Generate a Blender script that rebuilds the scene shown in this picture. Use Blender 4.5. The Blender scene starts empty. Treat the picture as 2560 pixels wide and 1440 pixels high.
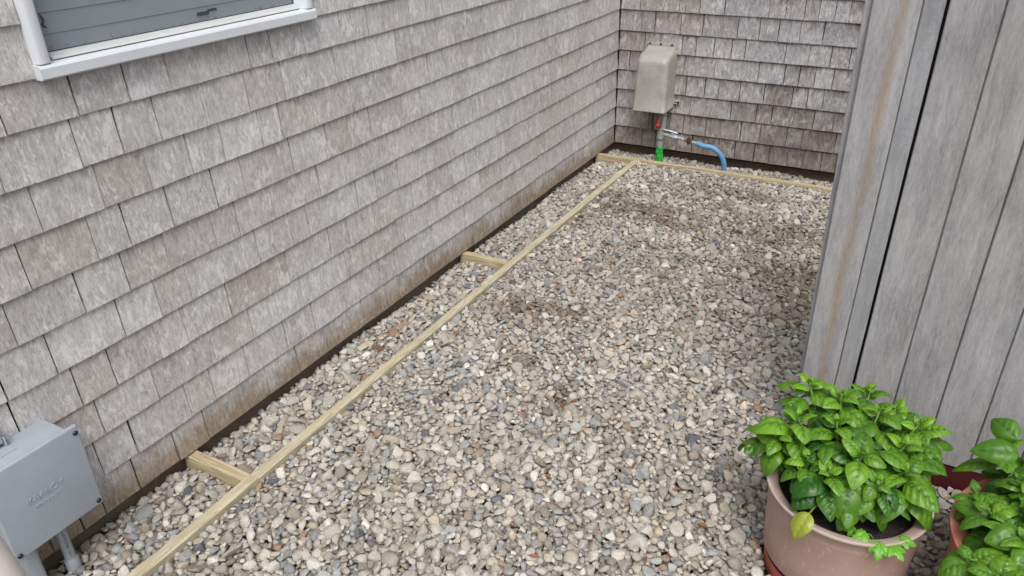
import bpy, bmesh, math, random
import numpy as np
from mathutils import Vector, Matrix, Euler

random.seed(7)
rng = np.random.default_rng(11)
scene = bpy.context.scene
COL = scene.collection
PI = math.pi
R = math.radians

# ------------------------------------------------------------------ camera, sky, sun, exposure
cam_d = bpy.data.cameras.new("camera")
cam = bpy.data.objects.new("camera", cam_d)
COL.objects.link(cam)
scene.camera = cam
YAW, PITCH, ROLL, FPX = -0.50756, -0.4924, -0.01822, 1930.88
fw = Vector((math.sin(YAW) * math.cos(PITCH), math.cos(YAW) * math.cos(PITCH), math.sin(PITCH)))
rt = fw.cross(Vector((0, 0, 1))).normalized()
up = rt.cross(fw)
rt2 = math.cos(ROLL) * rt + math.sin(ROLL) * up
up2 = -math.sin(ROLL) * rt + math.cos(ROLL) * up
CAM = Vector((1.92201, -2.9913, 1.68059))
cam.matrix_world = Matrix(((rt2.x, up2.x, -fw.x, CAM.x), (rt2.y, up2.y, -fw.y, CAM.y),
                           (rt2.z, up2.z, -fw.z, CAM.z), (0, 0, 0, 1)))
cam_d.sensor_width = 36.0
cam_d.lens = FPX * 36.0 / 2560.0
cam_d.clip_start = 0.02
cam_d.clip_end = 500

world = bpy.data.worlds.new("World")
scene.world = world
world.use_nodes = True
wnt = world.node_tree
wnt.nodes.clear()
SUN_EL, SUN_AZ = R(58), R(150)      # azimuth clockwise from +y
wo = wnt.nodes.new("ShaderNodeOutputWorld")
wb = wnt.nodes.new("ShaderNodeBackground")
ws = wnt.nodes.new("ShaderNodeTexSky")
ws.sky_type = 'NISHITA'
ws.sun_disc = False
ws.sun_elevation = SUN_EL
ws.sun_rotation = SUN_AZ
ws.dust_density = 4.0
ws.air_density = 1.0
wh = wnt.nodes.new("ShaderNodeHueSaturation")
wh.inputs['Saturation'].default_value = 0.32
wnt.links.new(ws.outputs[0], wh.inputs['Color'])
wnt.links.new(wh.outputs[0], wb.inputs[0])
wnt.links.new(wb.outputs[0], wo.inputs[0])
wb.inputs[1].default_value = 0.135

sun_d = bpy.data.lights.new("sun", 'SUN')
sun = bpy.data.objects.new("sun", sun_d)
COL.objects.link(sun)
sun_d.energy = 1.5
sun_d.angle = R(30)
sun_d.color = (1.0, 0.97, 0.93)
sd = Vector((math.sin(SUN_AZ) * math.cos(SUN_EL), math.cos(SUN_AZ) * math.cos(SUN_EL), math.sin(SUN_EL)))
sun.rotation_euler = sd.to_track_quat('Z', 'Y').to_euler()
sun.location = (4, -5, 8)

scene.view_settings.view_transform = 'Standard'
scene.view_settings.look = 'None'
scene.view_settings.gamma = 1.0
scene.view_settings.exposure = 0.52

# ------------------------------------------------------------------ helpers: nodes and materials
def new_mat(name):
    m = bpy.data.materials.new(name)
    m.use_nodes = True
    nt = m.node_tree
    b = nt.nodes.get("Principled BSDF")
    return m, nt, b

def nd(nt, typ, ins=None, **props):
    n = nt.nodes.new(typ)
    for k, v in props.items():
        setattr(n, k, v)
    if ins:
        for k, v in ins.items():
            s = n.inputs[k]
            if isinstance(v, bpy.types.NodeSocket):
                nt.links.new(v, s)
            else:
                s.default_value = v
    return n

def math_n(nt, op, a, b=0.0, clamp=False):
    n = nd(nt, "ShaderNodeMath", {0: a, 1: b}, operation=op)
    n.use_clamp = clamp
    return n.outputs[0]

def mapr(nt, v, a, b, c=0.0, d=1.0):
    n = nd(nt, "ShaderNodeMapRange", {0: v, 1: a, 2: b, 3: c, 4: d})
    n.clamp = True
    return n.outputs[0]

def mixc(nt, f, a, b, mode='MIX'):
    n = nd(nt, "ShaderNodeMix", data_type='RGBA', blend_type=mode)
    for s, v in ((n.inputs[0], f), (n.inputs[6], a), (n.inputs[7], b)):
        if isinstance(v, bpy.types.NodeSocket):
            nt.links.new(v, s)
        elif isinstance(v, (int, float)):
            s.default_value = v
        else:
            s.default_value = (*v, 1.0)
    return n.outputs[2]

def ramp(nt, f, stops):
    n = nt.nodes.new("ShaderNodeValToRGB")
    nt.links.new(f, n.inputs[0])
    cr = n.color_ramp
    while len(cr.elements) < len(stops):
        cr.elements.new(0.5)
    for e, (p, c) in zip(cr.elements, stops):
        e.position = p
        e.color = (*c, 1.0)
    return n.outputs[0]

def noise(nt, vec, scale, detail=4.0, rough=0.55, dist=0.0):
    n = nd(nt, "ShaderNodeTexNoise", {'Vector': vec, 'Scale': scale, 'Detail': detail, 'Roughness': rough, 'Distortion': dist})
    return n.outputs[0]

def mapping(nt, vec, scale, loc=(0, 0, 0)):
    return nd(nt, "ShaderNodeMapping", {'Vector': vec, 'Scale': scale, 'Location': loc}).outputs[0]

def bump(nt, b, h, strength, dist):
    n = nd(nt, "ShaderNodeBump", {'Height': h, 'Strength': strength, 'Distance': dist})
    nt.links.new(n.outputs[0], b.inputs['Normal'])

def setc(nt, b, c):
    if isinstance(c, bpy.types.NodeSocket):
        nt.links.new(c, b.inputs['Base Color'])
    else:
        b.inputs['Base Color'].default_value = (*c, 1)

def simple_mat(name, c, rough=0.5, metal=0.0, var=0.12, scale=40.0, spec=0.5):
    m, nt, b = new_mat(name)
    tc = nd(nt, "ShaderNodeTexCoord").outputs['Object']
    n1 = noise(nt, tc, scale, 5, 0.6)
    n2 = noise(nt, tc, scale * 6, 3, 0.6)
    f = mapr(nt, math_n(nt, 'ADD', math_n(nt, 'MULTIPLY', n1, 0.65), math_n(nt, 'MULTIPLY', n2, 0.35)), 0.3, 0.7)
    lo = tuple(x * (1 - var) for x in c)
    hi = tuple(min(1, x * (1 + var)) for x in c)
    setc(nt, b, mixc(nt, f, lo, hi))
    nt.links.new(mapr(nt, n1, 0.3, 0.7, max(0.03, rough - 0.08), min(1, rough + 0.08)), b.inputs['Roughness'])
    b.inputs['Metallic'].default_value = metal
    b.inputs['Specular IOR Level'].default_value = spec
    return m

# ---- weathered cedar shingles
def shingle_mat(name, kind):
    m, nt, b = new_mat(name)
    uv = nd(nt, "ShaderNodeUVMap").outputs[0]
    at = nd(nt, "ShaderNodeAttribute", attribute_name="shade").outputs['Color']
    sep = nd(nt, "ShaderNodeSeparateColor", {0: at})
    tone, warm, lv = sep.outputs[0], sep.outputs[1], sep.outputs[2]
    geo = nd(nt, "ShaderNodeNewGeometry")
    pos = geo.outputs['Position']
    pz = nd(nt, "ShaderNodeSeparateXYZ", {0: pos}).outputs[2]
    side = kind == 'side'
    grain = noise(nt, mapping(nt, uv, (230, 12, 1)), 1.0, 5, 0.6, 0.4)
    fleck = noise(nt, mapping(nt, uv, (130, 48, 1)), 1.0, 5, 0.72, 1.0)
    mid = noise(nt, mapping(nt, uv, (75, 26, 1)), 1.0, 5, 0.62, 0.8)
    blot = noise(nt, mapping(nt, uv, (24, 14, 1)), 1.0, 5, 0.6, 0.6)
    fine = noise(nt, mapping(nt, uv, (700, 240, 1)), 1.0, 3, 0.6)
    f = math_n(nt, 'ADD', math_n(nt, 'MULTIPLY', grain, 0.14), math_n(nt, 'MULTIPLY', blot, 0.20))
    f = math_n(nt, 'ADD', f, math_n(nt, 'MULTIPLY', mid, 0.24))
    f = math_n(nt, 'ADD', f, math_n(nt, 'MULTIPLY', fleck, 0.38))
    f = math_n(nt, 'ADD', f, math_n(nt, 'MULTIPLY', fine, 0.08))
    f = math_n(nt, 'ADD', f, math_n(nt, 'MULTIPLY', math_n(nt, 'SUBTRACT', tone, 0.5), 0.055))
    if side:
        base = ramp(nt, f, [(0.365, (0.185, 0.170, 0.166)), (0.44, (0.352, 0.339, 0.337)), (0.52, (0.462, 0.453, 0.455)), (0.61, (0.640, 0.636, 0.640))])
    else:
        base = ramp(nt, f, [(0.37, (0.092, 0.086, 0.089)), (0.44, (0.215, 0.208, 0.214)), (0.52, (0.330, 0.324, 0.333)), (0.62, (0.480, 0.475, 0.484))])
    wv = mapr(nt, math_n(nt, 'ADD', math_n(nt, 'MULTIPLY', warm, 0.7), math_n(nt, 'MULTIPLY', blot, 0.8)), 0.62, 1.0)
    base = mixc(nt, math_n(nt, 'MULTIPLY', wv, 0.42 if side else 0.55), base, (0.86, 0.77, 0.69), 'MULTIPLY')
    # pale flaked patches with ragged edges
    pv = math_n(nt, 'ADD', math_n(nt, 'MULTIPLY', noise(nt, mapping(nt, uv, (16, 11, 1), (21, 3, 0)), 1.0, 3, 0.5, 0.7), 0.46), math_n(nt, 'MULTIPLY', math_n(nt, 'ADD', mid, fleck), 0.27))
    pale = mapr(nt, pv, 0.535, 0.575)
    base = mixc(nt, math_n(nt, 'MULTIPLY', pale, 0.62 if side else 0.40), base, (0.66, 0.657, 0.658))
    # weathering smudge and painted shade under the course above, ragged along the grain
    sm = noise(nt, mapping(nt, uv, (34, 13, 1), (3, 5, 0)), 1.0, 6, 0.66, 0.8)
    top = mapr(nt, lv, 0.35, 1.0, 0.0, 0.18 if side else 0.30)  # side wall: this darkening is partly butt shade put into the colour
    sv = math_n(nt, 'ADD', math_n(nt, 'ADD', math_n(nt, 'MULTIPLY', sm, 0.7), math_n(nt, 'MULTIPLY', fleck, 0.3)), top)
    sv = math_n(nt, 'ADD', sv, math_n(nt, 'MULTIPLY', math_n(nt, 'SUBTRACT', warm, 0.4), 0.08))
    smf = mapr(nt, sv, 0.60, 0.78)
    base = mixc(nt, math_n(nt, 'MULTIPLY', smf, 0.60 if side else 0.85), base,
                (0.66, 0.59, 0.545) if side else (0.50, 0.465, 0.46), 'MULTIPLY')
    # dark weather checks and specks
    chk = mapr(nt, noise(nt, mapping(nt, uv, (280, 38, 1), (7, 1, 0)), 1.0, 4, 0.72, 0.4), 0.61, 0.70)
    base = mixc(nt, math_n(nt, 'MULTIPLY', chk, 0.55), base, (0.48, 0.43, 0.40), 'MULTIPLY')
    big = noise(nt, mapping(nt, pos, (1.6, 1.6, 2.2)), 1.0, 4, 0.6, 0.5)
    base = mixc(nt, mapr(nt, big, 0.42, 0.62, 0.0, 0.45), base, (0.84, 0.80, 0.77) if side else (0.78, 0.76, 0.77), 'MULTIPLY')
    if not side:
        px_ = nd(nt, "ShaderNodeSeparateXYZ", {0: pos}).outputs[0]
        st = noise(nt, mapping(nt, pos, (5, 5, 4), (2, 0, 1)), 1.0, 5, 0.65, 0.8)
        st = math_n(nt, 'ADD', math_n(nt, 'MULTIPLY', st, 0.55), math_n(nt, 'MULTIPLY', math_n(nt, 'ADD', sm, fleck), 0.225))
        st = math_n(nt, 'ADD', st, mapr(nt, pz, 0.1, 0.75, 0.075, -0.03))
        st = math_n(nt, 'ADD', st, mapr(nt, px_, 0.35, 1.3, -0.05, 0.06))
        st = math_n(nt, 'ADD', st, mapr(nt, lv, 0.3, 1.0, -0.03, 0.05))
        base = mixc(nt, mapr(nt, st, 0.53, 0.66, 0.0, 0.8), base, (0.46, 0.42, 0.41), 'MULTIPLY')
    # splashed dirt on the lowest course
    sp = noise(nt, mapping(nt, pos, (9, 9, 9)), 1.0, 5, 0.6, 0.6)
    sp2 = noise(nt, mapping(nt, uv, (90, 9, 1), (2, 2, 0)), 1.0, 4, 0.6)
    hgt = mapr(nt, pz, 0.0, 0.17, 0.50, -0.08) if kind == 'side' else mapr(nt, pz, 0.0, 0.55, 0.34, -0.02)
    sf = mapr(nt, math_n(nt, 'ADD', math_n(nt, 'ADD', math_n(nt, 'MULTIPLY', sp, 0.6), math_n(nt, 'MULTIPLY', sp2, 0.3)), hgt), 0.56, 0.86)
    k = 0.95 if kind == 'side' else 0.85
    base = mixc(nt, math_n(nt, 'MULTIPLY', sf, k), base, (0.55, 0.45, 0.33), 'MULTIPLY')
    setc(nt, b, base)
    b.inputs['Roughness'].default_value = 0.86
    b.inputs['Specular IOR Level'].default_value = 0.22
    h = math_n(nt, 'ADD', math_n(nt, 'MULTIPLY', grain, 0.7), math_n(nt, 'MULTIPLY', mid, 0.5))
    h = math_n(nt, 'ADD', h, math_n(nt, 'MULTIPLY', fleck, 0.5))
    bump(nt, b, h, 0.6, 0.003)
    return m

def lumber_mat(name, c1, c2, c3, axis, freq=110.0, rough=0.7):
    """sawn board; axis = index of the grain direction in object space"""
    m, nt, b = new_mat(name)
    tc = nd(nt, "ShaderNodeTexCoord").outputs['Object']
    info = nd(nt, "ShaderNodeObjectInfo").outputs['Random']
    off = nd(nt, "ShaderNodeCombineXYZ", {0: math_n(nt, 'MULTIPLY', info, 13.0), 1: math_n(nt, 'MULTIPLY', info, 7.0), 2: math_n(nt, 'MULTIPLY', info, 3.0)}).outputs[0]
    tc = nd(nt, "ShaderNodeVectorMath", {0: tc, 1: off}, operation='ADD').outputs[0]
    s = [freq, freq, freq]
    s[axis] = freq / 28.0
    s2 = [34, 34, 34]
    s2[axis] = 1.6
    g = noise(nt, mapping(nt, tc, tuple(s)), 1.0, 4, 0.6, 0.3)
    w = noise(nt, mapping(nt, tc, tuple(s2)), 1.0, 3, 0.5, 0.9)
    rings = math_n(nt, 'FRACT', math_n(nt, 'MULTIPLY', w, 9.0))
    rings = mapr(nt, math_n(nt, 'ABSOLUTE', math_n(nt, 'SUBTRACT', rings, 0.5)), 0.0, 0.5)
    f = math_n(nt, 'ADD', math_n(nt, 'MULTIPLY', g, 0.55), math_n(nt, 'MULTIPLY', rings, 0.45))
    col = ramp(nt, f, [(0.22, c1), (0.5, c2), (0.8, c3)])
    dirt = noise(nt, tc, 14.0, 4, 0.6)
    col = mixc(nt, mapr(nt, dirt, 0.52, 0.75, 0, 0.35), col, (0.62, 0.56, 0.47), 'MULTIPLY')
    setc(nt, b, col)
    b.inputs['Roughness'].default_value = rough
    b.inputs['Specular IOR Level'].default_value = 0.3
    bump(nt, b, f, 0.35, 0.0015)
    return m

def fence_mat(name, streak=False, flaky=False):
    m, nt, b = new_mat(name)
    tc = nd(nt, "ShaderNodeTexCoord").outputs['Object']
    info = nd(nt, "ShaderNodeObjectInfo").outputs['Random']
    off = nd(nt, "ShaderNodeCombineXYZ", {0: math_n(nt, 'MULTIPLY', info, 11.0), 1: 0.0, 2: math_n(nt, 'MULTIPLY', info, 5.0)}).outputs[0]
    tv = nd(nt, "ShaderNodeVectorMath", {0: tc, 1: off}, operation='ADD').outputs[0]
    g = noise(nt, mapping(nt, tv, (170, 60, 24)), 1.0, 6, 0.7, 0.4)
    md = noise(nt, mapping(nt, tv, (30, 30, 4.5)), 1.0, 5, 0.62, 0.6)
    big = noise(nt, mapping(nt, tv, (8, 8, 3.6)), 1.0, 3, 0.5)
    fleck = noise(nt, mapping(nt, tv, (210, 90, 60)), 1.0, 4, 0.7)
    f = math_n(nt, 'ADD', math_n(nt, 'MULTIPLY', g, 0.30), math_n(nt, 'MULTIPLY', md, 0.34))
    f = math_n(nt, 'ADD', f, math_n(nt, 'MULTIPLY', big, 0.22))
    f = math_n(nt, 'ADD', f, math_n(nt, 'MULTIPLY', fleck, 0.20))
    f = math_n(nt, 'ADD', f, math_n(nt, 'MULTIPLY', math_n(nt, 'SUBTRACT', info, 0.5), 0.05))
    if flaky:
        col = ramp(nt, f, [(0.34, (0.17, 0.17, 0.18)), (0.5, (0.255, 0.257, 0.272)), (0.66, (0.35, 0.353, 0.366))])
    else:
        col = ramp(nt, f, [(0.35, (0.112, 0.110, 0.118)), (0.45, (0.212, 0.209, 0.220)), (0.54, (0.290, 0.286, 0.297)), (0.66, (0.385, 0.381, 0.388))])
    green = mapr(nt, noise(nt, mapping(nt, tv, (5, 5, 1.1), (4, 0, 0)), 1.0, 3, 0.5), 0.45, 0.62)
    col = mixc(nt, math_n(nt, 'MULTIPLY', green, 0.35), col, (0.93, 0.96, 0.84), 'MULTIPLY')
    pits = mapr(nt, noise(nt, mapping(nt, tv, (150, 60, 18), (1, 9, 4)), 1.0, 3, 0.65), 0.64, 0.72)
    col = mixc(nt, math_n(nt, 'MULTIPLY', pits, 0.45), col, (0.40, 0.38, 0.37), 'MULTIPLY')
    if streak:
        sx = nd(nt, "ShaderNodeSeparateXYZ", {0: tc})
        wob = noise(nt, mapping(nt, tc, (2, 2, 2.6)), 1.0, 2, 0.5)
        dx = math_n(nt, 'SUBTRACT', math_n(nt, 'SUBTRACT', sx.outputs[0], 0.058), math_n(nt, 'MULTIPLY', math_n(nt, 'SUBTRACT', wob, 0.5), 0.05))
        dx = math_n(nt, 'ADD', dx, math_n(nt, 'MULTIPLY', sx.outputs[2], -0.006))
        band = mapr(nt, math_n(nt, 'ABSOLUTE', dx), 0.004, 0.022, 1.0, 0.0)
        band = math_n(nt, 'MULTIPLY', band, mapr(nt, md, 0.36, 0.6, 0.35, 1.0))
        col = mixc(nt, math_n(nt, 'MULTIPLY', band, 0.8), col, (0.80, 0.62, 0.43), 'MULTIPLY')
    # nail drips / knots
    setc(nt, b, col)
    b.inputs['Roughness'].default_value = 0.8
    b.inputs['Specular IOR Level'].default_value = 0.3
    h = math_n(nt, 'ADD', g, math_n(nt, 'MULTIPLY', fleck, 0.5))
    if flaky:
        cr = noise(nt, mapping(nt, tv, (40, 40, 95)), 1.0, 5, 0.7, 1.2)
        h = math_n(nt, 'ADD', h, mapr(nt, cr, 0.55, 0.62, 0, 0.8))
    bump(nt, b, h, 0.4, 0.002)
    return m

def gravel_mat():
    m, nt, b = new_mat("gravel_stone")
    at = nd(nt, "ShaderNodeAttribute", attribute_name="tint")
    tc = nd(nt, "ShaderNodeTexCoord").outputs['Object']
    n1 = noise(nt, tc, 420.0, 3, 0.7)
    n2 = noise(nt, tc, 130.0, 4, 0.6, 0.5)
    sp = mapr(nt, n1, 0.36, 0.64, 0.0, 1.0)
    amt = at.outputs['Alpha']
    dark = mixc(nt, 1.0, at.outputs['Color'], (0.48, 0.46, 0.44), 'MULTIPLY')
    lite = mixc(nt, 0.5, at.outputs['Color'], (0.72, 0.70, 0.67))
    spk = mixc(nt, sp, dark, lite)
    col = mixc(nt, amt, at.outputs['Color'], spk)
    col = mixc(nt, mapr(nt, n2, 0.35, 0.7, 0.0, 0.55), col, (0.62, 0.58, 0.54), 'MULTIPLY')
    setc(nt, b, col)
    b.inputs['Roughness'].default_value = 0.82
    b.inputs['Specular IOR Level'].default_value = 0.28
    bump(nt, b, math_n(nt, 'ADD', n2, math_n(nt, 'MULTIPLY', n1, 0.4)), 0.5, 0.003)
    return m

def soil_mat(name, c=(0.03, 0.022, 0.016)):
    m, nt, b = new_mat(name)
    tc = nd(nt, "ShaderNodeTexCoord").outputs['Object']
    n1 = noise(nt, tc, 160.0, 5, 0.7)
    n2 = noise(nt, tc, 30.0, 3, 0.6)
    col = ramp(nt, n1, [(0.35, tuple(x * 0.5 for x in c)), (0.55, c), (0.66, tuple(x * 2.2 for x in c)), (0.72, tuple(min(1, x * 7) for x in c))])
    setc(nt, b, col)
    b.inputs['Roughness'].default_value = 0.95
    bump(nt, b, math_n(nt, 'ADD', n1, n2), 1.0, 0.01)
    return m

def leaf_mat(name, c_lo, c_hi, c_vein):
    m, nt, b = new_mat(name)
    at = nd(nt, "ShaderNodeAttribute", attribute_name="shade").outputs['Color']
    sep = nd(nt, "ShaderNodeSeparateColor", {0: at})
    tc = nd(nt, "ShaderNodeTexCoord").outputs['Object']
    n = noise(nt, tc, 55.0, 3, 0.6)
    n2 = noise(nt, tc, 400.0, 2, 0.5)
    f = math_n(nt, 'ADD', sep.outputs[0], math_n(nt, 'MULTIPLY', math_n(nt, 'SUBTRACT', n, 0.5), 0.5), True)
    col = mixc(nt, f, c_lo, c_hi)
    col = mixc(nt, math_n(nt, 'MULTIPLY', sep.outputs[1], 0.65), col, c_vein)
    setc(nt, b, col)
    nt.links.new(mapr(nt, n, 0.3, 0.7, 0.30, 0.50), b.inputs['Roughness'])
    b.inputs['Specular IOR Level'].default_value = 0.5
    bump(nt, b, n2, 0.12, 0.001)
    tr = nd(nt, "ShaderNodeBsdfTranslucent", {0: mixc(nt, 1.0, col, (1.3, 1.25, 0.5), 'MULTIPLY')})
    mx = nd(nt, "ShaderNodeMixShader", {0: 0.24})
    nt.links.new(b.outputs[0], mx.inputs[1])
    nt.links.new(tr.outputs[0], mx.inputs[2])
    out = nt.nodes.get("Material Output")
    nt.links.new(mx.outputs[0], out.inputs['Surface'])
    return m

def plastic_pot_mat(name, c, dust, damt, spots=True, rim=None):
    m, nt, b = new_mat(name)
    tc = nd(nt, "ShaderNodeTexCoord").outputs['Object']
    n1 = noise(nt, mapping(nt, tc, (9, 9, 6)), 1.0, 5, 0.6, 0.5)
    n2 = noise(nt, mapping(nt, tc, (75, 75, 38)), 1.0, 3, 0.5, 0.3)
    n3 = noise(nt, tc, 300.0, 2, 0.5)
    f = mapr(nt, math_n(nt, 'ADD', math_n(nt, 'MULTIPLY', n1, 0.75), math_n(nt, 'MULTIPLY', n3, 0.25)), 0.3, 0.7, damt * 0.3, damt)
    col = mixc(nt, f, c, dust)
    if rim:
        zz = nd(nt, "ShaderNodeSeparateXYZ", {0: tc}).outputs[2]
        rf = math_n(nt, 'MULTIPLY', mapr(nt, zz, rim - .006, rim + .002), mapr(nt, n1, 0.35, 0.6, 0.35, 0.95))
        col = mixc(nt, rf, col, (0.50, 0.40, 0.36))
    if spots:
        sp = mapr(nt, n2, 0.63, 0.70, 0, 0.5)
        col = mixc(nt, sp, col, tuple(min(1, x * 1.45) for x in dust))
    setc(nt, b, col)
    nt.links.new(mapr(nt, n1, 0.3, 0.7, 0.42, 0.62), b.inputs['Roughness'])
    bump(nt, b, n3, 0.08, 0.001)
    return m

M = {}
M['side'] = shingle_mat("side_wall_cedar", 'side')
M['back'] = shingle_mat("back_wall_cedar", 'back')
M['sheath'] = simple_mat("wall_felt", (0.02, 0.018, 0.017), 0.95)
M['concrete'] = simple_mat("foundation_concrete", (0.115, 0.086, 0.060), 0.92, 0, 0.35, 14)
M['pine'] = lumber_mat("treated_pine_long", (0.30, 0.255, 0.170), (0.415, 0.365, 0.255), (0.50, 0.455, 0.345), 1)
M['pine_x'] = lumber_mat("treated_pine_cross", (0.27, 0.210, 0.122), (0.395, 0.325, 0.205), (0.49, 0.425, 0.295), 0)
M['fence'] = fence_mat("fence_board_grey")
M['fence_streak'] = fence_mat("fence_board_streaked", streak=True)
M['fence_flaky'] = fence_mat("fence_batten_flaky", flaky=True)
M['dark_red'] = simple_mat("dark_red_paint", (0.065, 0.006, 0.006), 0.6)
M['red_clay'] = simple_mat("red_saucer_plastic", (0.30, 0.055, 0.04), 0.5, 0, 0.2, 20)
M['gravel'] = gravel_mat()
M['dirt'] = soil_mat("dirt_ground", (0.10, 0.075, 0.052))
M['soil'] = soil_mat("potting_soil", (0.026, 0.018, 0.013))
M['vinyl'] = simple_mat("white_vinyl", (0.60, 0.64, 0.67), 0.38, 0, 0.05, 8)
M['vinyl_inner'] = simple_mat("almond_vinyl", (0.50, 0.515, 0.515), 0.42, 0, 0.06, 14)
M['seam'] = simple_mat("dark_gasket", (0.045, 0.048, 0.052), 0.7)
M['blind'] = simple_mat("grey_blind", (0.46, 0.51, 0.55), 0.6, 0, 0.05, 10)
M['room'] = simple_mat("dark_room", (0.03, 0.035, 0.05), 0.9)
M['cover'] = simple_mat("cover_beige_plastic", (0.315, 0.305, 0.282), 0.5, 0, 0.22, 12)
M['steel'] = simple_mat("grey_painted_pipe", (0.24, 0.27, 0.28), 0.5, 0.0, 0.2, 50)
M['zinc'] = simple_mat("zinc_fitting", (0.42, 0.46, 0.48), 0.35, 0.55, 0.2, 60)
M['brass'] = simple_mat("dull_brass", (0.24, 0.21, 0.15), 0.45, 0.5, 0.25, 60)
M['rust'] = simple_mat("rusty_valve", (0.075, 0.03, 0.022), 0.75, 0.1, 0.4, 60)
M['black'] = simple_mat("black_tube", (0.022, 0.022, 0.024), 0.5)
M['red'] = simple_mat("red_handle", (0.50, 0.045, 0.055), 0.4)
M['green'] = simple_mat("green_tape", (0.020, 0.34, 0.04), 0.4, 0, 0.6, 60)
M['blue'] = simple_mat("blue_hose", (0.095, 0.245, 0.44), 0.45, 0, 0.25, 30)
M['pvc'] = simple_mat("grey_pvc", (0.305, 0.342, 0.385), 0.42, 0, 0.06, 12)
M['pvc_dark'] = simple_mat("grey_conduit", (0.30, 0.33, 0.36), 0.5, 0, 0.1, 14)
M['ink'] = simple_mat("black_ink", (0.02, 0.02, 0.022), 0.6)
M['screw'] = simple_mat("dark_screw", (0.045, 0.045, 0.05), 0.35, 0.8)
M['pot'] = plastic_pot_mat("dusty_terracotta_plastic", (0.33, 0.190, 0.150), (0.44, 0.315, 0.270), 0.85, True, 0.222)
M['pot2'] = plastic_pot_mat("salmon_terracotta_plastic", (0.46, 0.150, 0.092), (0.48, 0.23, 0.17), 0.55, False)
M['leaf'] = leaf_mat("basil_leaf", (0.022, 0.100, 0.008), (0.165, 0.350, 0.021), (0.016, 0.080, 0.008))
M['leaf_yellow'] = leaf_mat("yellowing_leaf", (0.19, 0.26, 0.022), (0.33, 0.37, 0.04), (0.38, 0.44, 0.10))
M['leaf_light'] = leaf_mat("lobed_leaf", (0.09, 0.30, 0.015), (0.15, 0.40, 0.03), (0.2, 0.45, 0.08))
M['stem'] = simple_mat("basil_stem", (0.13, 0.24, 0.05), 0.5)
M['rail'] = simple_mat("pale_rail_paint", (0.56, 0.50, 0.465), 0.6, 0, 0.05, 10)

# insect screen: fine grey mesh, half see-through
def screen_mat():
    m, nt, b = new_mat("insect_screen")
    tc = nd(nt, "ShaderNodeTexCoord").outputs['Object']
    s = nd(nt, "ShaderNodeSeparateXYZ", {0: tc})
    a = math_n(nt, 'ABSOLUTE', math_n(nt, 'SUBTRACT', math_n(nt, 'FRACT', math_n(nt, 'MULTIPLY', s.outputs[1], 620.0)), 0.5))
    c = math_n(nt, 'ABSOLUTE', math_n(nt, 'SUBTRACT', math_n(nt, 'FRACT', math_n(nt, 'MULTIPLY', s.outputs[2], 620.0)), 0.5))
    wire = math_n(nt, 'GREATER_THAN', math_n(nt, 'MAXIMUM', a, c), 0.36)
    dirt = mapr(nt, math_n(nt, 'ADD', noise(nt, tc, 60.0, 4, 0.6), mapr(nt, s.outputs[2], 1.312, 1.335, 0.20, 0.0)), 0.68, 0.86)
    fac = math_n(nt, 'MAXIMUM', wire, math_n(nt, 'MULTIPLY', dirt, 0.6))
    b.inputs['Base Color'].default_value = (0.19, 0.21, 0.23, 1)
    b.inputs['Roughness'].default_value = 0.6
    t = nd(nt, "ShaderNodeBsdfTransparent")
    mx = nd(nt, "ShaderNodeMixShader", {0: fac})
    nt.links.new(t.outputs[0], mx.inputs[1])
    nt.links.new(b.outputs[0], mx.inputs[2])
    nt.links.new(mx.outputs[0], nt.nodes.get("Material Output").inputs['Surface'])
    return m
M['screen'] = screen_mat()

# ------------------------------------------------------------------ helpers: objects
def tag(o, label=None, cat=None, group=None, kind=None):
    if label: o['label'] = label
    if cat: o['category'] = cat
    if group: o['group'] = group
    if kind: o['kind'] = kind
    return o

def empty(name, loc, label, cat, group=None):
    o = bpy.data.objects.new(name, None)
    o.empty_display_size = 0.05
    o.location = loc
    COL.objects.link(o)
    return tag(o, label, cat, group)

def link(name, me, mats, parent=None):
    """link a mesh given in world space; keeps world position under a parent"""
    o = bpy.data.objects.new(name, me)
    for mm in (mats if isinstance(mats, (list, tuple)) else [mats]):
        me.materials.append(mm)
    COL.objects.link(o)
    if parent is not None:
        o.parent = parent
        off = Vector((0, 0, 0))
        p = parent
        while p is not None:
            off += Vector(p.location)
            p = p.parent
        me.transform(Matrix.Translation(-off))
    return o

def fin(name, bm, mat, parent=None, smooth=False, recenter=False, sharp=None):
    bmesh.ops.recalc_face_normals(bm, faces=bm.faces)
    me = bpy.data.meshes.new(name)
    bm.to_mesh(me)
    bm.free()
    if smooth:
        for p in me.polygons:
            p.use_smooth = True
        me.set_sharp_from_angle(angle=sharp if sharp else R(40))
    loc = None
    if recenter and parent is None:
        vs = np.array([v.co for v in me.vertices])
        loc = Vector(((vs[:, 0].min() + vs[:, 0].max()) / 2, (vs[:, 1].min() + vs[:, 1].max()) / 2, vs[:, 2].min()))
        me.transform(Matrix.Translation(-loc))
    o = link(name, me, mat, parent)
    if loc is not None:
        o.location = loc
    return o

def add_box(bm, lo, hi, bev=0.0, seg=1, mat_i=0):
    vs = [bm.verts.new((x, y, z)) for z in (lo[2], hi[2]) for y in (lo[1], hi[1]) for x in (lo[0], hi[0])]
    idx = [(0, 2, 3, 1), (4, 5, 7, 6), (0, 1, 5, 4), (2, 6, 7, 3), (0, 4, 6, 2), (1, 3, 7, 5)]
    fs = [bm.faces.new([vs[i] for i in f]) for f in idx]
    for f in fs:
        f.material_index = mat_i
    if bev > 0:
        es = set()
        for f in fs:
            es.update(f.edges)
        bmesh.ops.bevel(bm, geom=list(es), offset=bev, segments=seg, profile=0.5, affect='EDGES')
    return vs

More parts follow.
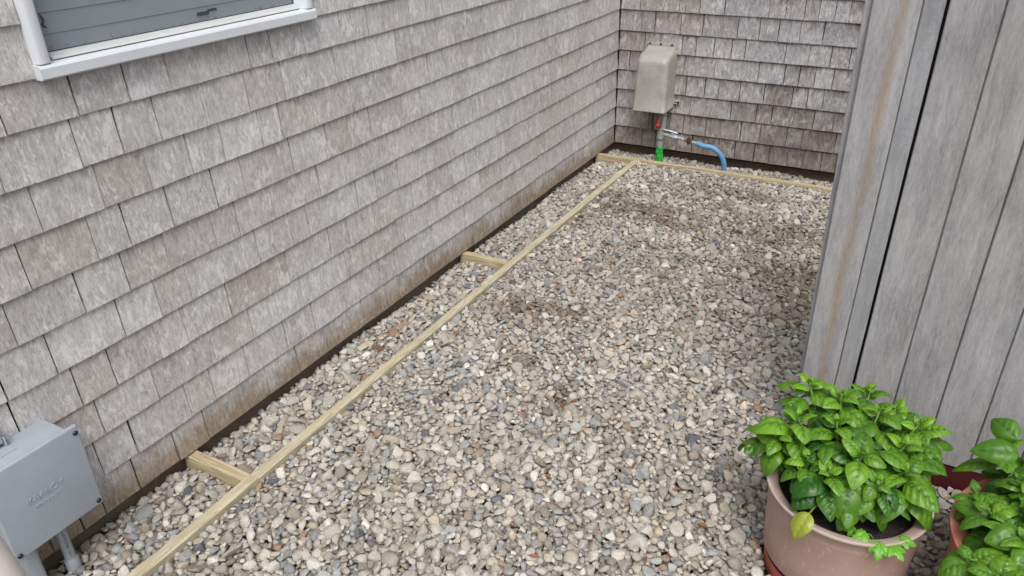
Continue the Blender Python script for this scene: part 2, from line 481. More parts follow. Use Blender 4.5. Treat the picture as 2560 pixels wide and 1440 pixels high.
def add_tube(bm, pts, rad, n=16, cap=True):
    pts = [Vector(p) for p in pts]
    rads = rad if isinstance(rad, (list, tuple)) else [rad] * len(pts)
    prev = None
    rings = []
    ref = None
    for i, p in enumerate(pts):
        if i == 0: t = pts[1] - pts[0]
        elif i == len(pts) - 1: t = pts[-1] - pts[-2]
        else: t = pts[i + 1] - pts[i - 1]
        t.normalize()
        if ref is None:
            ref = Vector((0, 0, 1)) if abs(t.z) < 0.9 else Vector((1, 0, 0))
            u = t.cross(ref).normalized()
        else:
            u = (u - t * u.dot(t)).normalized()
        v = t.cross(u)
        rings.append([bm.verts.new(p + rads[i] * (math.cos(a) * u + math.sin(a) * v)) for a in [2 * PI * k / n for k in range(n)]])
    for a, b in zip(rings[:-1], rings[1:]):
        for k in range(n):
            bm.faces.new((a[k], a[(k + 1) % n], b[(k + 1) % n], b[k]))
    if cap:
        bm.faces.new(rings[0][::-1])
        bm.faces.new(rings[-1])

def add_lathe(bm, prof, c, n=64, cap=True):
    rings = []
    for r, z in prof:
        rings.append([bm.verts.new((c[0] + r * math.cos(2 * PI * k / n), c[1] + r * math.sin(2 * PI * k / n), c[2] + z)) for k in range(n)])
    for a, b in zip(rings[:-1], rings[1:]):
        for k in range(n):
            bm.faces.new((a[k], a[(k + 1) % n], b[(k + 1) % n], b[k]))
    if cap:
        bm.faces.new(rings[0][::-1])
        bm.faces.new(rings[-1])

def bez(pts, n=24):
    """Catmull-Rom through points"""
    P = [Vector(p) for p in pts]
    P = [P[0] * 2 - P[1]] + P + [P[-1] * 2 - P[-2]]
    out = []
    for i in range(1, len(P) - 2):
        for k in range(n):
            t = k / n
            a, b, c, d = P[i - 1], P[i], P[i + 1], P[i + 2]
            out.append(0.5 * ((2 * b) + (c - a) * t + (2 * a - 5 * b + 4 * c - d) * t * t + (3 * b - a - 3 * c + d) * t ** 3))
    out.append(P[-2])
    return out

def text_mesh(s, size, extrude):
    cu = bpy.data.curves.new("lettering_curve", 'FONT')
    cu.body = s
    cu.size = size
    cu.extrude = extrude
    cu.align_x = 'CENTER'
    cu.align_y = 'CENTER'
    o = bpy.data.objects.new("lettering_curve", cu)
    COL.objects.link(o)
    bpy.context.view_layer.update()
    me = bpy.data.meshes.new_from_object(o.evaluated_get(bpy.context.evaluated_depsgraph_get()))
    bpy.data.objects.remove(o)
    bpy.data.curves.remove(cu)
    return me

# ------------------------------------------------------------------ ground (one sheet to the horizon)
gbm = bmesh.new()
gv = [gbm.verts.new(p) for p in ((-60, -60, -0.085), (60, -60, -0.085), (60, 60, -0.085), (-60, 60, -0.085))]
gbm.faces.new(gv)
g = fin("ground", gbm, M['dirt'])
tag(g, "brown dirt ground showing between the gravel stones", "ground", None, "structure")

# ------------------------------------------------------------------ house: shingled walls, foundation, window
YC = 1.99
HK = [0, 0.1239, 0.2544, 0.3779, 0.5081, 0.6356, 0.7611, 0.8934, 1.0188, 1.1488, 1.2607]
while HK[-1] < 2.75:
    HK.append(HK[-1] + 0.127)
JL = {0: [-2.239, -2.145, -2.071, -1.949, -1.798, -1.675, -1.387, -1.226, -0.904],
      1: [-2.038, -1.922, -1.716, -1.613, -1.459, -1.265, -1.111, -0.953, -0.693, -0.581, -0.461, -0.286, -0.129, -0.002, 0.935, 1.093, 1.334, 1.65],
      2: [-1.998, -1.808, -1.578, -1.408, -1.15, -0.892, -0.781, -0.6, -0.496, -0.35, -0.23, -0.053, 0.058, 0.157, 0.594, 1.091, 1.383],
      3: [-2.032, -1.921, -1.762, -1.661, -1.477, -1.198, -0.966, -0.854, -0.691, -0.563, -0.416, -0.293, -0.086, 0.023, 0.133, 0.276, 0.422, 0.547, 0.689, 0.847, 1.096],
      4: [-2.205, -2.068, -1.854, -1.726, -1.611, -1.423, -1.317, -1.153, -1.066, -0.912, -0.777, -0.655, -0.504, -0.339, -0.23, -0.056, 0.06, 0.328, 0.467, 0.64],
      5: [-2.137, -1.945, -1.803, -1.658, -1.476, -1.378, -1.217, -0.978, -0.833, -0.686, -0.55, -0.395, -0.176, 0.747],
      6: [-2.06, -1.865, -1.762, -1.612, -1.441, -1.322, -1.095, -0.907, -0.78, -0.652, -0.436, -0.3, -0.046, 0.073, 0.283, 0.655, 0.767, 0.888, 1.084],
      7: [-1.986, -1.806, -1.651, -1.506, -1.376, -1.214, -1.12, -0.957, -0.746, -0.492, -0.389, -0.232, 0.039, 0.336, 0.443, 0.568, 0.826, 1.472, 1.822],
      8: [-1.834, -1.71, -1.585, -1.419, -1.242, -1.079, -0.814, -0.685, -0.443, -0.343, -0.149, -0.01, 0.496, 0.625, 0.75],
      9: [-1.996, -1.806, -1.651, -1.514, -1.339, -1.207, -1.11, -0.957, -0.765, -0.607, -0.51, -0.219, -0.094, 0.096],
      10: [-0.706, -0.554]}
JB = {7: [0.133, 0.391, 0.521, 0.675, 0.941, 1.04, 1.144, 1.226, 1.314, 1.392],
      6: [0.146, 0.238, 0.409, 0.552, 0.77, 0.901, 1.014, 1.138, 1.269, 1.463],
      5: [0.178, 0.284, 0.428, 0.52, 0.636, 0.745, 0.829, 1.07, 1.209, 1.332, 1.438],
      4: [0.079, 0.653, 0.927, 1.084, 1.171, 1.261, 1.364, 1.471],
      3: [0.479, 0.602, 0.693, 0.828, 0.978, 1.149, 1.238, 1.329, 1.482],
      2: [0.42, 0.517, 0.785, 0.945, 1.043, 1.295, 1.409],
      1: [0.24, 0.387, 0.484, 0.635, 0.863, 0.987, 1.151, 1.243, 1.442],
      0: [0.2, 0.298, 0.447, 0.553, 0.735, 0.84, 0.965, 1.062, 1.176, 1.273],
      8: [1.267, 1.477]}

def fill_joints(js, a, b, rnd):
    pts = [a] + sorted(j for j in js if a + 0.05 < j < b - 0.05) + [b]
    out = [a]
    for p, q in zip(pts[:-1], pts[1:]):
        w = q - p
        if w > 0.29:
            x = p
            while q - x > 0.27:
                x += rnd.choice([0.085, 0.105, 0.12, 0.14, 0.165, 0.19, 0.215]) + rnd.uniform(-.012, .012)
                if q - x < 0.07:
                    break
                out.append(x)
        out.append(q)
    return sorted(set(out))

class Shingles:
    def __init__(s):
        s.v, s.f, s.uv, s.sh = [], [], [], []
    def add(s, u0, u1, z0, z1, P, rnd, kind):
        """one shingle; P(u, out, z) gives the world point, out = distance in front of the butt plane"""
        t = rnd.uniform(0.0065, 0.0092)
        skew = rnd.uniform(-0.0018, 0.0018)
        zt = z1 + 0.028
        prot = rnd.gauss(0, 0.0013)
        tone = min(1, max(0, rnd.gauss(0.5, 0.24)))
        warm = min(1, max(0, rnd.gauss(0.30, 0.24)))
        if kind == 'back' and u0 < 0.5 and z0 > 0.25:
            warm = min(1, warm + 0.38)
        ou, ov = rnd.uniform(0, 60), rnd.uniform(0, 60)
        gap = rnd.choice([0.0008, 0.0011, 0.0014, 0.0018, 0.0022]) * (1.5 if kind == 'side' else 1.7)
        gapr = rnd.choice([0.0007, 0.001, 0.0014, 0.002]) * (1.4 if kind == 'side' else 1.5)
        lean = rnd.uniform(-0.0012, 0.0012)
        n = 5
        base = len(s.v)
        bow = rnd.gauss(0, 0.0008)
        rows = []
        for r_, (zz, o_) in enumerate(((0, 0.0), (0.0012, 0.0008), (0.5, None), (1, None))):
            row = []
            for i in range(n):
                a = i / (n - 1)
                u = u0 + gap + (u1 - u0 - gap - gapr) * a
                zb = z0 + skew * (a - .5) + (rnd.uniform(-0.0007, 0.0007) if r_ == 0 else 0)
                if r_ == 0: z, o = zb, 0.0 + prot
                elif r_ == 1: z, o = zb + 0.002, 0.001 + prot
                elif r_ == 2: z, o = (z0 + z1) / 2, -0.0036 + prot * .5
                else: z, o = zt, -0.0090
                u += lean * (z - z0) / 0.13
                o += bow * (1 - (2 * a - 1) ** 2) * (1 if r_ < 2 else 0.3)
                s.v.append(P(u, o, z))
                s.uv.append((u + ou, z + ov))
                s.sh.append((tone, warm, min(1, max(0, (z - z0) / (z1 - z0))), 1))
                row.append(len(s.v) - 1)
            rows.append(row)
        # back row under the butt and the two sides
        def extra(row, o, dz):
            out = []
            for i, idx in enumerate(row):
                a = i / (n - 1)
                u = u0 + gap + (u1 - u0 - gap - gapr) * a
                s.v.append(P(u, o, z0 + skew * (a - .5) + dz))
                s.uv.append((u + ou, z0 - 0.01 + ov))
                s.sh.append((tone * 0.8, warm, 0, 1))
                out.append(len(s.v) - 1)
            return out
        bk = extra(rows[0], -t, 0.0)
        for a, b in zip([bk] + rows[:-1], rows):
            for i in range(n - 1):
                s.f.append((a[i], a[i + 1], b[i + 1], b[i]))
        # side faces
        for i in (0, n - 1):
            u = u0 + gap if i == 0 else u1 - gapr
            s.v.append(P(u, -0.0125, zt)); s.uv.append((u + ou, zt + ov)); s.sh.append((tone * .7, warm, 1, 1))
            k = len(s.v) - 1
            s.f.append((bk[i], rows[0][i], rows[1][i], rows[2][i], rows[3][i], k))
    def build(s, name, mats, parent, bm_extra):
        me = bpy.data.meshes.new(name)
        V = [tuple(p) for p in s.v]
        nb = len(V)
        F = list(s.f)
        ex = []
        for (vs, mi) in bm_extra:
            k = len(V)
            V += [tuple(p) for p in vs]
            F.append(tuple(range(k, k + len(vs))))
            ex.append((len(F) - 1, mi))
        me.from_pydata(V, [], F)
        for fi, mi in ex:
            me.polygons[fi].material_index = mi
        uvl = me.uv_layers.new(name="UVMap")
        UV = s.uv + [(0, 0)] * (len(V) - nb)
        li = np.zeros(len(me.loops), dtype=np.int32)
        me.loops.foreach_get("vertex_index", li)
        uvl.data.foreach_set("uv", np.array(UV, dtype=np.float32)[li].ravel())
        ca = me.color_attributes.new("shade", 'FLOAT_COLOR', 'POINT')
        SH = s.sh + [(0.3, 0.3, 0, 1)] * (len(V) - nb)
        ca.data.foreach_set("color", np.array(SH, dtype=np.float32).ravel())
        return link(name, me, mats, parent)

house = empty("house", (0, 0, 0), "house clad in weathered grey cedar shingles around an inside corner, with a white window", "house")

WY0, WY1, WZ0, WZ1 = -1.884, -0.908, 1.257, 2.42     # window outer casing
rnd = random.Random(5)
sw = Shingles()
PL = lambda u, o, z: (o, u, z)
for k in range(len(HK) - 1):
    z0, z1 = HK[k], HK[k + 1]
    js = fill_joints(JL.get(k, []), -4.6 + rnd.uniform(0, .1), 1.9865, rnd)
    for a, b in zip(js[:-1], js[1:]):
        segs = [(a, b)]
        if z0 >= 1.25 and z0 < WZ1:
            segs = []
            if a < WY0: segs.append((a, min(b, WY0)))
            if b > WY1: segs.append((max(a, WY1), b))
        for p, q in segs:
            if q - p > 0.012:
                sw.add(p, q, z0, z1, PL, rnd, 'side')
xs = -0.020
oy0, oy1, oz0, oz1 = WY0 + 0.03, WY1 - 0.03, WZ0 + 0.035, WZ1 - 0.04
ext = []
for (y0, y1, za, zb) in ((-4.6, 2.02, -0.015, oz0), (-4.6, oy0, oz0, oz1), (oy1, 2.02, oz0, oz1), (-4.6, 2.02, oz1, 2.8)):
    ext.append((((xs, y0, za), (xs, y1, za), (xs, y1, zb), (xs, y0, zb)), 1))
ext.append((((xs, -4.6, -0.015), (xs, 2.02, -0.015), (xs - .1, 2.02, -0.015), (xs - .1, -4.6, -0.015)), 1))
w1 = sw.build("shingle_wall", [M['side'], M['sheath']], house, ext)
w1['label'] = "long pale grey shingled wall with a window"

bw = Shingles()
PB = lambda u, o, z: (u, YC - o, z)
for k in range(len(HK) - 1):
    z0, z1 = HK[k], HK[k + 1]
    js = fill_joints(JB.get(k, []), 0.001, 5.2 + rnd.uniform(0, .1), rnd)
    for a, b in zip(js[:-1], js[1:]):
        bw.add(a, b, z0, z1, PB, rnd, 'back')
yb = YC + 0.020
ext = [(((-0.02, yb, -0.015), (5.2, yb, -0.015), (5.2, yb, 2.8), (-0.02, yb, 2.8)), 1),
       (((-0.02, yb, -0.015), (5.2, yb, -0.015), (5.2, yb + .1, -0.015), (-0.02, yb + .1, -0.015)), 1)]
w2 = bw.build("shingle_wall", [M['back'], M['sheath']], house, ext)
w2['label'] = "darker stained grey shingled end wall behind the gravel"

fb = bmesh.new()
add_box(fb, (-0.30, -4.6, -0.4), (-0.034, 2.06, -0.017))
add_box(fb, (-0.034, 2.045, -0.4), (5.2, 2.3, -0.017))
fin("foundation", fb, M['concrete'], house)

# window: casing mesh with sill, inner sill, screen, blind as sub-parts
def prism_y(bm, prof, y0, y1):
    a = [bm.verts.new((x, y0, z)) for x, z in prof]
    b = [bm.verts.new((x, y1, z)) for x, z in prof]
    n = len(prof)
    for i in range(n):
        bm.faces.new((a[i], a[(i + 1) % n], b[(i + 1) % n], b[i]))
    bm.faces.new(a[::-1]); bm.faces.new(b)
def prism_z(bm, prof, z0, z1):
    a = [bm.verts.new((x, y, z0)) for x, y in prof]
    b = [bm.verts.new((x, y, z1)) for x, y in prof]
    n = len(prof)
    for i in range(n):
        bm.faces.new((a[i], a[(i + 1) % n], b[(i + 1) % n], b[i]))
    bm.faces.new(a[::-1]); bm.faces.new(b)

wb_ = bmesh.new()
for s, y in ((1, WY0), (-1, WY1)):
    prism_z(wb_, [(-0.06, y), (0.012, y), (0.020, y + s * 0.004), (0.022, y + s * 0.010), (0.022, y + s * 0.028), (0.018, y + s * 0.033),
                  (-0.012, y + s * 0.046), (-0.016, y + s * 0.050), (-0.06, y + s * 0.050)], 1.2945, WZ1 - 0.045)
prism_y(wb_, [(-0.06, WZ1 - .045), (0.018, WZ1 - .045), (0.022, WZ1 - .04), (0.022, WZ1), (-0.06, WZ1)], WY0, WY1)
win = fin("window", wb_, M['vinyl'], house, True, sharp=R(50))
win['label'] = "white vinyl framed window with an insect screen"
sb = bmesh.new()
prism_y(sb, [(-0.06, 1.257), (0.022, 1.257), (0.026, 1.261), (0.026, 1.2845), (0.0225, 1.2905), (0.002, 1.2938), (-0.06, 1.2938)], WY0 - 0.003, WY1 + 0.003)
fin("sill", sb, M['vinyl'], win, True, sharp=R(30))
ib = bmesh.new()
prism_y(ib, [(-0.06, 1.2952), (0.001, 1.2955), (0.002, 1.2970), (-0.003, 1.3020), (-0.006, 1.3028), (-0.007, 1.3050), (-0.012, 1.3058), (-0.013, 1.3078), (-0.019, 1.3088), (-0.019, 1.3105), (-0.06, 1.3105)], WY0 + 0.0505, WY1 - 0.0505)
fin("inner_sill", ib, M['vinyl_inner'], win)
gb = bmesh.new()
add_box(gb, (-0.055, WY0 + 0.0508, 1.2939), (0.0025, WY1 - 0.0508, 1.2951))
add_box(gb, (-0.0265, WY0 + 0.0510, 1.3106), (-0.0205, WY1 - 0.0510, 1.3125))
add_box(gb, (-0.0265, WY0 + 0.0505, 1.3125), (-0.0205, WY0 + 0.0530, WZ1 - .05))
add_box(gb, (-0.0265, WY1 - 0.0530, 1.3125), (-0.0205, WY1 - 0.0505, WZ1 - .05))
fin("gasket", gb, M['seam'], win)
nb = bmesh.new()
nv = [nb.verts.new(p) for p in ((-0.0235, WY0 + .053, 1.3125), (-0.0235, WY1 - .053, 1.3125), (-0.0235, WY1 - .053, WZ1 - .05), (-0.0235, WY0 + .053, WZ1 - .05))]
nb.faces.new(nv)
fin("insect_screen", nb, M['screen'], win)
bb = bmesh.new()
zz = 1.300
for i in range(20):
    h = 0.050
    if i == 3:
        zz += 0.026
    a = [(-0.034, zz), (-0.0365, zz + h - .002), (-0.0385, zz + h - .002), (-0.036, zz)]
    prism_y(bb, a, WY0 + .04, WY1 - .04)
    zz += h
fin("blind", bb, M['blind'], win)
tb = bmesh.new()
# torn flap and tatters on the screen
for (y, z, w, h) in ((-1.335, 1.3325, 0.045, 0.011), (-1.300, 1.338, 0.035, 0.008)):
    add_box(tb, (-0.0228, y - w / 2, z - h / 2), (-0.0215, y + w / 2, z + h / 2), 0.0004)
fin("torn_flap", tb, M['seam'], win)
t2 = bmesh.new()
add_tube(t2, bez([(-0.020, -1.824, 1.402), (-0.019, -1.818, 1.386), (-0.0195, -1.822, 1.374), (-0.019, -1.813, 1.367)], 8), [0.001] * 3 + [0.0028] * 19 + [0.001] * 3, 8)
fin("pull_cord", t2, M['seam'], win, True)
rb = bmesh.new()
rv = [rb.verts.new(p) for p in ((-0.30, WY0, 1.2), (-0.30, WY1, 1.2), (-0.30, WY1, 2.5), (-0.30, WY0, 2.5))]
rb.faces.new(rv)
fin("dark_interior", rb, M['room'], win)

# ------------------------------------------------------------------ timber edging
def timber(name, lo, hi, mat, label, twist=0.0, group=None, cat="timber"):
    bm = bmesh.new()
    L = [hi[i] - lo[i] for i in range(3)]
    ax = 0 if L[0] > L[1] else 1
    n = 24
    rows = []
    r = random.Random(name + label)
    ph = r.uniform(0, 6)
    ch = 0.0028
    for i in range(n + 1):
        t = i / n
        dz = 0.0016 * math.sin(3 * t * PI + ph)
        dw = 0.0022 * math.sin(2.2 * t * PI + ph * 2) * (1 if L[ax] > 1 else .2)
        w = L[1 - ax]
        H = L[2]
        prof = [(0, 0), (w, 0), (w, H - ch), (w - ch, H), (ch, H), (0, H - ch)]
        row = []
        for (p, q) in prof:
            j = r.uniform(-.0006, .0006)
            if ax == 1: co = (lo[0] + p + dw + j, lo[1] + L[1] * t, lo[2] + q + dz + j)
            else: co = (lo[0] + L[0] * t, lo[1] + p + dw + j, lo[2] + q + dz + j)
            row.append(bm.verts.new(co))
        rows.append(row)
    for a, b in zip(rows[:-1], rows[1:]):
        for k in range(6):
            bm.faces.new((a[k], a[(k + 1) % 6], b[(k + 1) % 6], b[k]))
    bm.faces.new(rows[0]); bm.faces.new(rows[-1][::-1])
    o = fin(name, bm, mat, None, False, True)
    return tag(o, label, cat, group)

GT = "treated pine edging timbers round the gravel"
timber("edging_timber", (0.247, -2.75, -0.10), (0.285, -1.7405, -0.004), M['pine'], "short near length of yellow pine edging rail running out of the bottom of the frame", group=GT)
timber("edging_timber", (0.247, -1.7385, -0.10), (0.285, 1.7008, -0.005), M['pine'], "long yellow pine edging rail running beside the wall up to the far timber", group=GT)
timber("edging_timber", (-0.018, 1.702, -0.10), (2.9, 1.740, -0.003), M['pine_x'], "far pine edging timber crossing in front of the end wall and its pipe", group=GT)
timber("spacer_block", (-0.02, -1.768, -0.10), (0.2462, -1.730, -0.006), M['pine_x'], "near thick pine spacer block between wall and rail, closest to the camera", group="pine spacer blocks between wall and rail")
timber("spacer_block", (-0.02, -0.034, -0.10), (0.2462, 0.004, -0.006), M['pine_x'], "pine spacer block halfway along the wall, ridged grain, between wall and rail", group="pine spacer blocks between wall and rail")

# ------------------------------------------------------------------ board fence on the right
FY = -0.741
fence = empty("board_fence", (1.737, FY, 0.05), "tall weathered grey vertical board fence behind the potted basil", "fence")
def fence_board(name, xa, xb, mat, y0, y1, la=0.0115, lb=0.0115, label=None, z0=0.052, z1=1.95, seed=0):
    bm = bmesh.new()
    r = random.Random(seed)
    n = 14
    rows = []
    ch = 0.0025
    for i in range(n + 1):
        t = i / n
        z = z0 + (z1 - z0) * t
        A = xa + la * (z - .25) / 1.1 + r.uniform(-.0005, .0005)
        B = xb + lb * (z - .25) / 1.1 + r.uniform(-.0005, .0005)
        yo = y0 + 0.0012 * math.sin(z * 3 + seed)
        rows.append([bm.verts.new(p) for p in ((A, yo + ch, z), (A + ch, yo, z), ((A + B) / 2, yo - .0004, z), (B - ch, yo, z), (B, yo + ch, z), (B, y1, z), (A, y1, z))])
    for a, b in zip(rows[:-1], rows[1:]):
        for k in range(7):
            bm.faces.new((a[k], a[(k + 1) % 7], b[(k + 1) % 7], b[k]))
    bm.faces.new(rows[0]); bm.faces.new(rows[-1][::-1])
    if name == "board":        # tongue behind the joint
        tz = [(z0 + .01, xb + lb * (z0 - .24) / 1.1), (z1 - .01, xb + lb * (z1 - .26) / 1.1)]
        tv = [bm.verts.new((X + dx, Y, z)) for z, X in tz for (dx, Y) in ((-.001, y0 + .010), (.0085, y0 + .010), (.0085, y0 + .0145), (-.001, y0 + .0145))]
        for k in range(4):
            bm.faces.new((tv[k], tv[(k + 1) % 4], tv[4 + (k + 1) % 4], tv[4 + k]))
        bm.faces.new(tv[:4]); bm.faces.new(tv[4:])
    bmesh.ops.recalc_face_normals(bm, faces=bm.faces)
    me = bpy.data.meshes.new(name)
    bm.to_mesh(me); bm.free()
    me.transform(Matrix.Translation((-xa, -FY, -0.05)))
    o = bpy.data.objects.new(name, me)
    me.materials.append(mat)
    COL.objects.link(o)
    o.parent = fence
    o.location = (xa - 1.737, 0, 0)
    if label: o['label'] = label
    return o

fence_board("return_board", 1.7255, 1.745, M['fence'], FY + 0.0195, FY + 0.22, -0.014, -0.006, "narrow edge of the board turning the corner", seed=1)
fence_board("board", 1.7345, 1.8345, M['fence_streak'], FY, FY + 0.019, -0.003, 0.0100, "end board with a brown rust streak", seed=2)
fence_board("batten", 1.8368, 1.8850, M['fence_flaky'], FY + 0.001, FY + 0.019, 0.0100, 0.0112, "narrow blue grey batten with flaking paint", seed=3)
xb = 1.8925
k = 4
while xb < 4.2:
    fence_board("board", xb, xb + 0.1195 - 0.0030, M['fence'], FY - 0.0015 + 0.001 * (k % 2), FY + 0.019, 0.0115, 0.0115, seed=k)
    xb += 0.1205
    k += 1
kb = bmesh.new()
add_box(kb, (1.93, FY + 0.0195, 0.35), (4.2, FY + 0.05, 0.44), 0.002)
add_box(kb, (1.93, FY + 0.0195, 1.50), (4.2, FY + 0.05, 1.59), 0.002)
add_box(kb, (3.1, FY + 0.052, -0.1), (3.19, FY + 0.142, 1.9), 0.004)
fin("rails_and_posts", kb, M['fence'], fence)
kb = bmesh.new()
add_box(kb, (1.80, FY + 0.030, 0.02), (1.925, FY + 0.06, 1.93))
fin("backing_strip", kb, M['sheath'], fence)
kb = bmesh.new()
add_box(kb, (1.76, FY + 0.004, -0.09), (4.2, FY + 0.018, 0.0505), 0.002)
sk = fin("skirting_board", kb, M['dark_red'], fence)
sk['label'] = "dark red board below the grey boards"

# ------------------------------------------------------------------ utility cover on the end wall
cov = empty("utility_cover", (0.298, YC, 0.30), "beige plastic utility box cover screwed to the end wall near the corner", "cover")
cb = bmesh.new()
def ring(z, w, d, r, tilt=0.0):
    x0 = 0.298
    pts = []
    yw = YC - 0.001
    yf = YC - d
    r = min(r, w * .9, d * .9)
    pts.append((x0 - w, yw, z))
    for i in range(7):
        a = PI + (PI / 2) * i / 6
        pts.append((x0 - w + r + r * math.cos(a), yf + r + r * math.sin(a), z))
    for i in range(7):
        a = 1.5 * PI + (PI / 2) * i / 6
        pts.append((x0 + w - r + r * math.cos(a), yf + r + r * math.sin(a), z))
    pts.append((x0 + w, yw, z))
    return [cb.verts.new(p) for p in pts]
rings = []
spec = [(0.298, 0.110, 0.199, .016), (0.304, 0.111, 0.200, .018), (0.308, 0.1085, 0.198, .022), (0.40, 0.1075, 0.196, .026), (0.52, 0.1065, 0.192, .030), (0.595, 0.1055, 0.186, .036)]
for i in range(1, 9):
    a = (PI / 2) * i / 8
    spec.append((0.595 + 0.060 * math.sin(a), 0.1055 - 0.010 * (1 - math.cos(a)), 0.186 - 0.080 * (1 - math.cos(a)), .036 + .012 * (i / 8)))
spec += [(0.668, 0.094, 0.065, .03), (0.679, 0.093, 0.022, .012), (0.6815, 0.092, 0.008, .004)]
for z, w, d, r in spec:
    rings.append(ring(z, w, d, r))
for a, b in zip(rings[:-1], rings[1:]):
    for i in range(len(a) - 1):
        cb.faces.new((a[i], a[i + 1], b[i + 1], b[i]))
cb.faces.new(rings[-1])
cb.faces.new(rings[0][::-1])
fin("cover_body", cb, M['cover'], cov, True, sharp=R(60))
fb = bmesh.new()
add_box(fb, (0.196, YC - 0.010, 0.676), (0.388, YC - 0.0025, 0.705), 0.002, 2)
fl = fin("flange", fb, M['cover'], cov, True)
for x in (0.218, 0.292, 0.367):
    b_ = bmesh.new()
    add_tube(b_, [(x, YC - 0.0101, 0.694), (x, YC - 0.0135, 0.694)], 0.0062, 12)
    add_tube(b_, [(x, YC - 0.0136, 0.694), (x, YC - 0.0165, 0.694)], [0.0042, 0.003], 6)
    fin("screw", b_, M['screw'], fl)
fb = bmesh.new()
add_box(fb, (0.405, YC - 0.012, 0.318), (0.452, YC - 0.007, 0.345), 0.0015, 2)
tb_ = fin("mounting_tab", fb, M['cover'], cov)
b_ = bmesh.new()
add_tube(b_, [(0.440, YC - 0.0121, 0.331), (0.440, YC - 0.016, 0.331)], 0.0075, 14)
add_box(b_, (0.414, YC - 0.0133, 0.3285), (0.431, YC - 0.0122, 0.3335))
fin("screw", b_, M['screw'], tb_)
# ------------------------------------------------------------------ supply pipe with valves under the cover
PY = 1.885
PX = 0.366
pipe = empty("supply_pipe", (PX, PY, -0.08), "grey service pipe with red valve and bright green tape, rising under the beige cover", "pipe")
pb = bmesh.new()
add_tube(pb, [(PX, PY, -0.08), (PX, PY, 0.105)], 0.0215, 20)
add_tube(pb, [(PX + .012, PY, 0.16), (PX + .016, PY, 0.33)], 0.0175, 18)
fin("riser", pb, M['steel'], pipe, True)
pb = bmesh.new()
add_tube(pb, [(PX, PY, 0.105), (PX + .002, PY, 0.170)], 0.0255, 20)
fin("tee_fitting", pb, M['steel'], pipe, True)
for z in (0.106, 0.166, 0.262):
    pb = bmesh.new()
    dx = 0 if z < .2 else .012
    rr = 0.0285 if z < .2 else .0215
    add_tube(pb, [(PX + dx, PY, z - .007), (PX + dx, PY, z - .003), (PX + dx, PY, z + .004), (PX + dx, PY, z + .008)], [rr * .93, rr, rr, rr * .93], 8)
    fin("collar", pb, M['brass'], pipe)
pb = bmesh.new()
# wrinkled green tape
n = 28
rows = []
r_ = random.Random(4)
for i in range(11):
    z = -0.062 + 0.112 * i / 10
    rows.append([pb.verts.new((PX - .002 * math.cos(i) + (0.0235 + r_.uniform(-.0020, .0030)) * math.cos(2 * PI * k / n), PY + (0.0235 + r_.uniform(-.0020, .0030)) * math.sin(2 * PI * k / n), z + r_.uniform(-.002, .002))) for k in range(n)])
for a, b in zip(rows[:-1], rows[1:]):
    for k in range(n):
        pb.faces.new((a[k], a[(k + 1) % n], b[(k + 1) % n], b[k]))
gt = fin("green_tape", pb, M['green'], pipe)
# red valve handle
pb = bmesh.new()
hx, hy = PX - 0.008, PY - 0.040
add_tube(pb, bez([(hx + .008, hy - .002, 0.262), (hx + .006, hy - .006, 0.24), (hx, hy - .004, 0.215), (hx - .004, hy, 0.196)], 6), [0.0055] * 6 + [0.0085] * 7 + [0.012] * 6, 12)
add_tube(pb, [(hx - .004, hy + .03, 0.20), (hx - .004, hy - .012, 0.196)], [0.011, 0.0135], 14)
vh = fin("valve_handle", pb, M['red'], pipe, True)
pb = bmesh.new()
add_tube(pb, [(hx - .004, hy - .0122, 0.196), (hx - .004, hy - .0165, 0.1955)], 0.0065, 8)
fin("handle_nut", pb, M['rust'], vh)
# side branch: lever valve, nipple, rusty stop, barb
pb = bmesh.new()
A = Vector((PX + .02, PY - .004, 0.138)); B = Vector((0.530, PY - .012, 0.122))
add_tube(pb, [A, A.lerp(B, .25)], 0.0125, 14)
add_tube(pb, [A.lerp(B, .25), A.lerp(B, .32), A.lerp(B, .6), A.lerp(B, .68)], [0.015, 0.019, 0.019, 0.015], 8)
add_tube(pb, [A.lerp(B, .68), B], 0.0105, 12)
br = fin("lever_valve", pb, M['zinc'], pipe, True)
pb = bmesh.new()
c0 = A.lerp(B, .46) + Vector((0, -.006, .03))
add_tube(pb, [c0 + Vector((0, 0, -.02)), c0 + Vector((0, 0, .006))], 0.010, 12)
add_tube(pb, bez([c0 + Vector((-.075, -.004, .012)), c0 + Vector((-.04, -.004, .009)), c0 + Vector((0, 0, 0.003)), c0 + Vector((.03, .003, -.006))], 6), 0.0062, 10)
fin("lever", pb, M['zinc'], br, True)
pb = bmesh.new()
add_tube(pb, [B, B + Vector((.022, -.001, -.003))], 0.0095, 8)
fin("nipple", pb, M['brass'], pipe)
pb = bmesh.new()
S = B + Vector((.036, -.002, -.006))
add_tube(pb, [S + Vector((0, 0, -.020)), S + Vector((0, 0, -.008)), S + Vector((0, 0, .008)), S + Vector((0, 0, .024))], [0.011, 0.014, 0.013, 0.009], 10)
add_tube(pb, [S + Vector((-.02, 0, .001)), S + Vector((.02, 0, -.002))], 0.012, 8)
fin("rusty_stop", pb, M['rust'], pipe, True)
pb = bmesh.new()
add_tube(pb, [S + Vector((.02, 0, -.003)), S + Vector((.072, -.002, -.012))], 0.0105, 12)
fin("barb", pb, M['steel'], pipe, True)
pb = bmesh.new()
add_tube(pb, bez([(0.292, YC - .05, 0.34), (0.291, YC - .06, 0.24), (0.293, YC - .07, 0.185), (0.305, PY + .01, 0.158), (0.335, PY, 0.142), (0.352, PY, 0.140)], 8), 0.0055, 10)
fin("thin_tube", pb, M['black'], pipe, True)

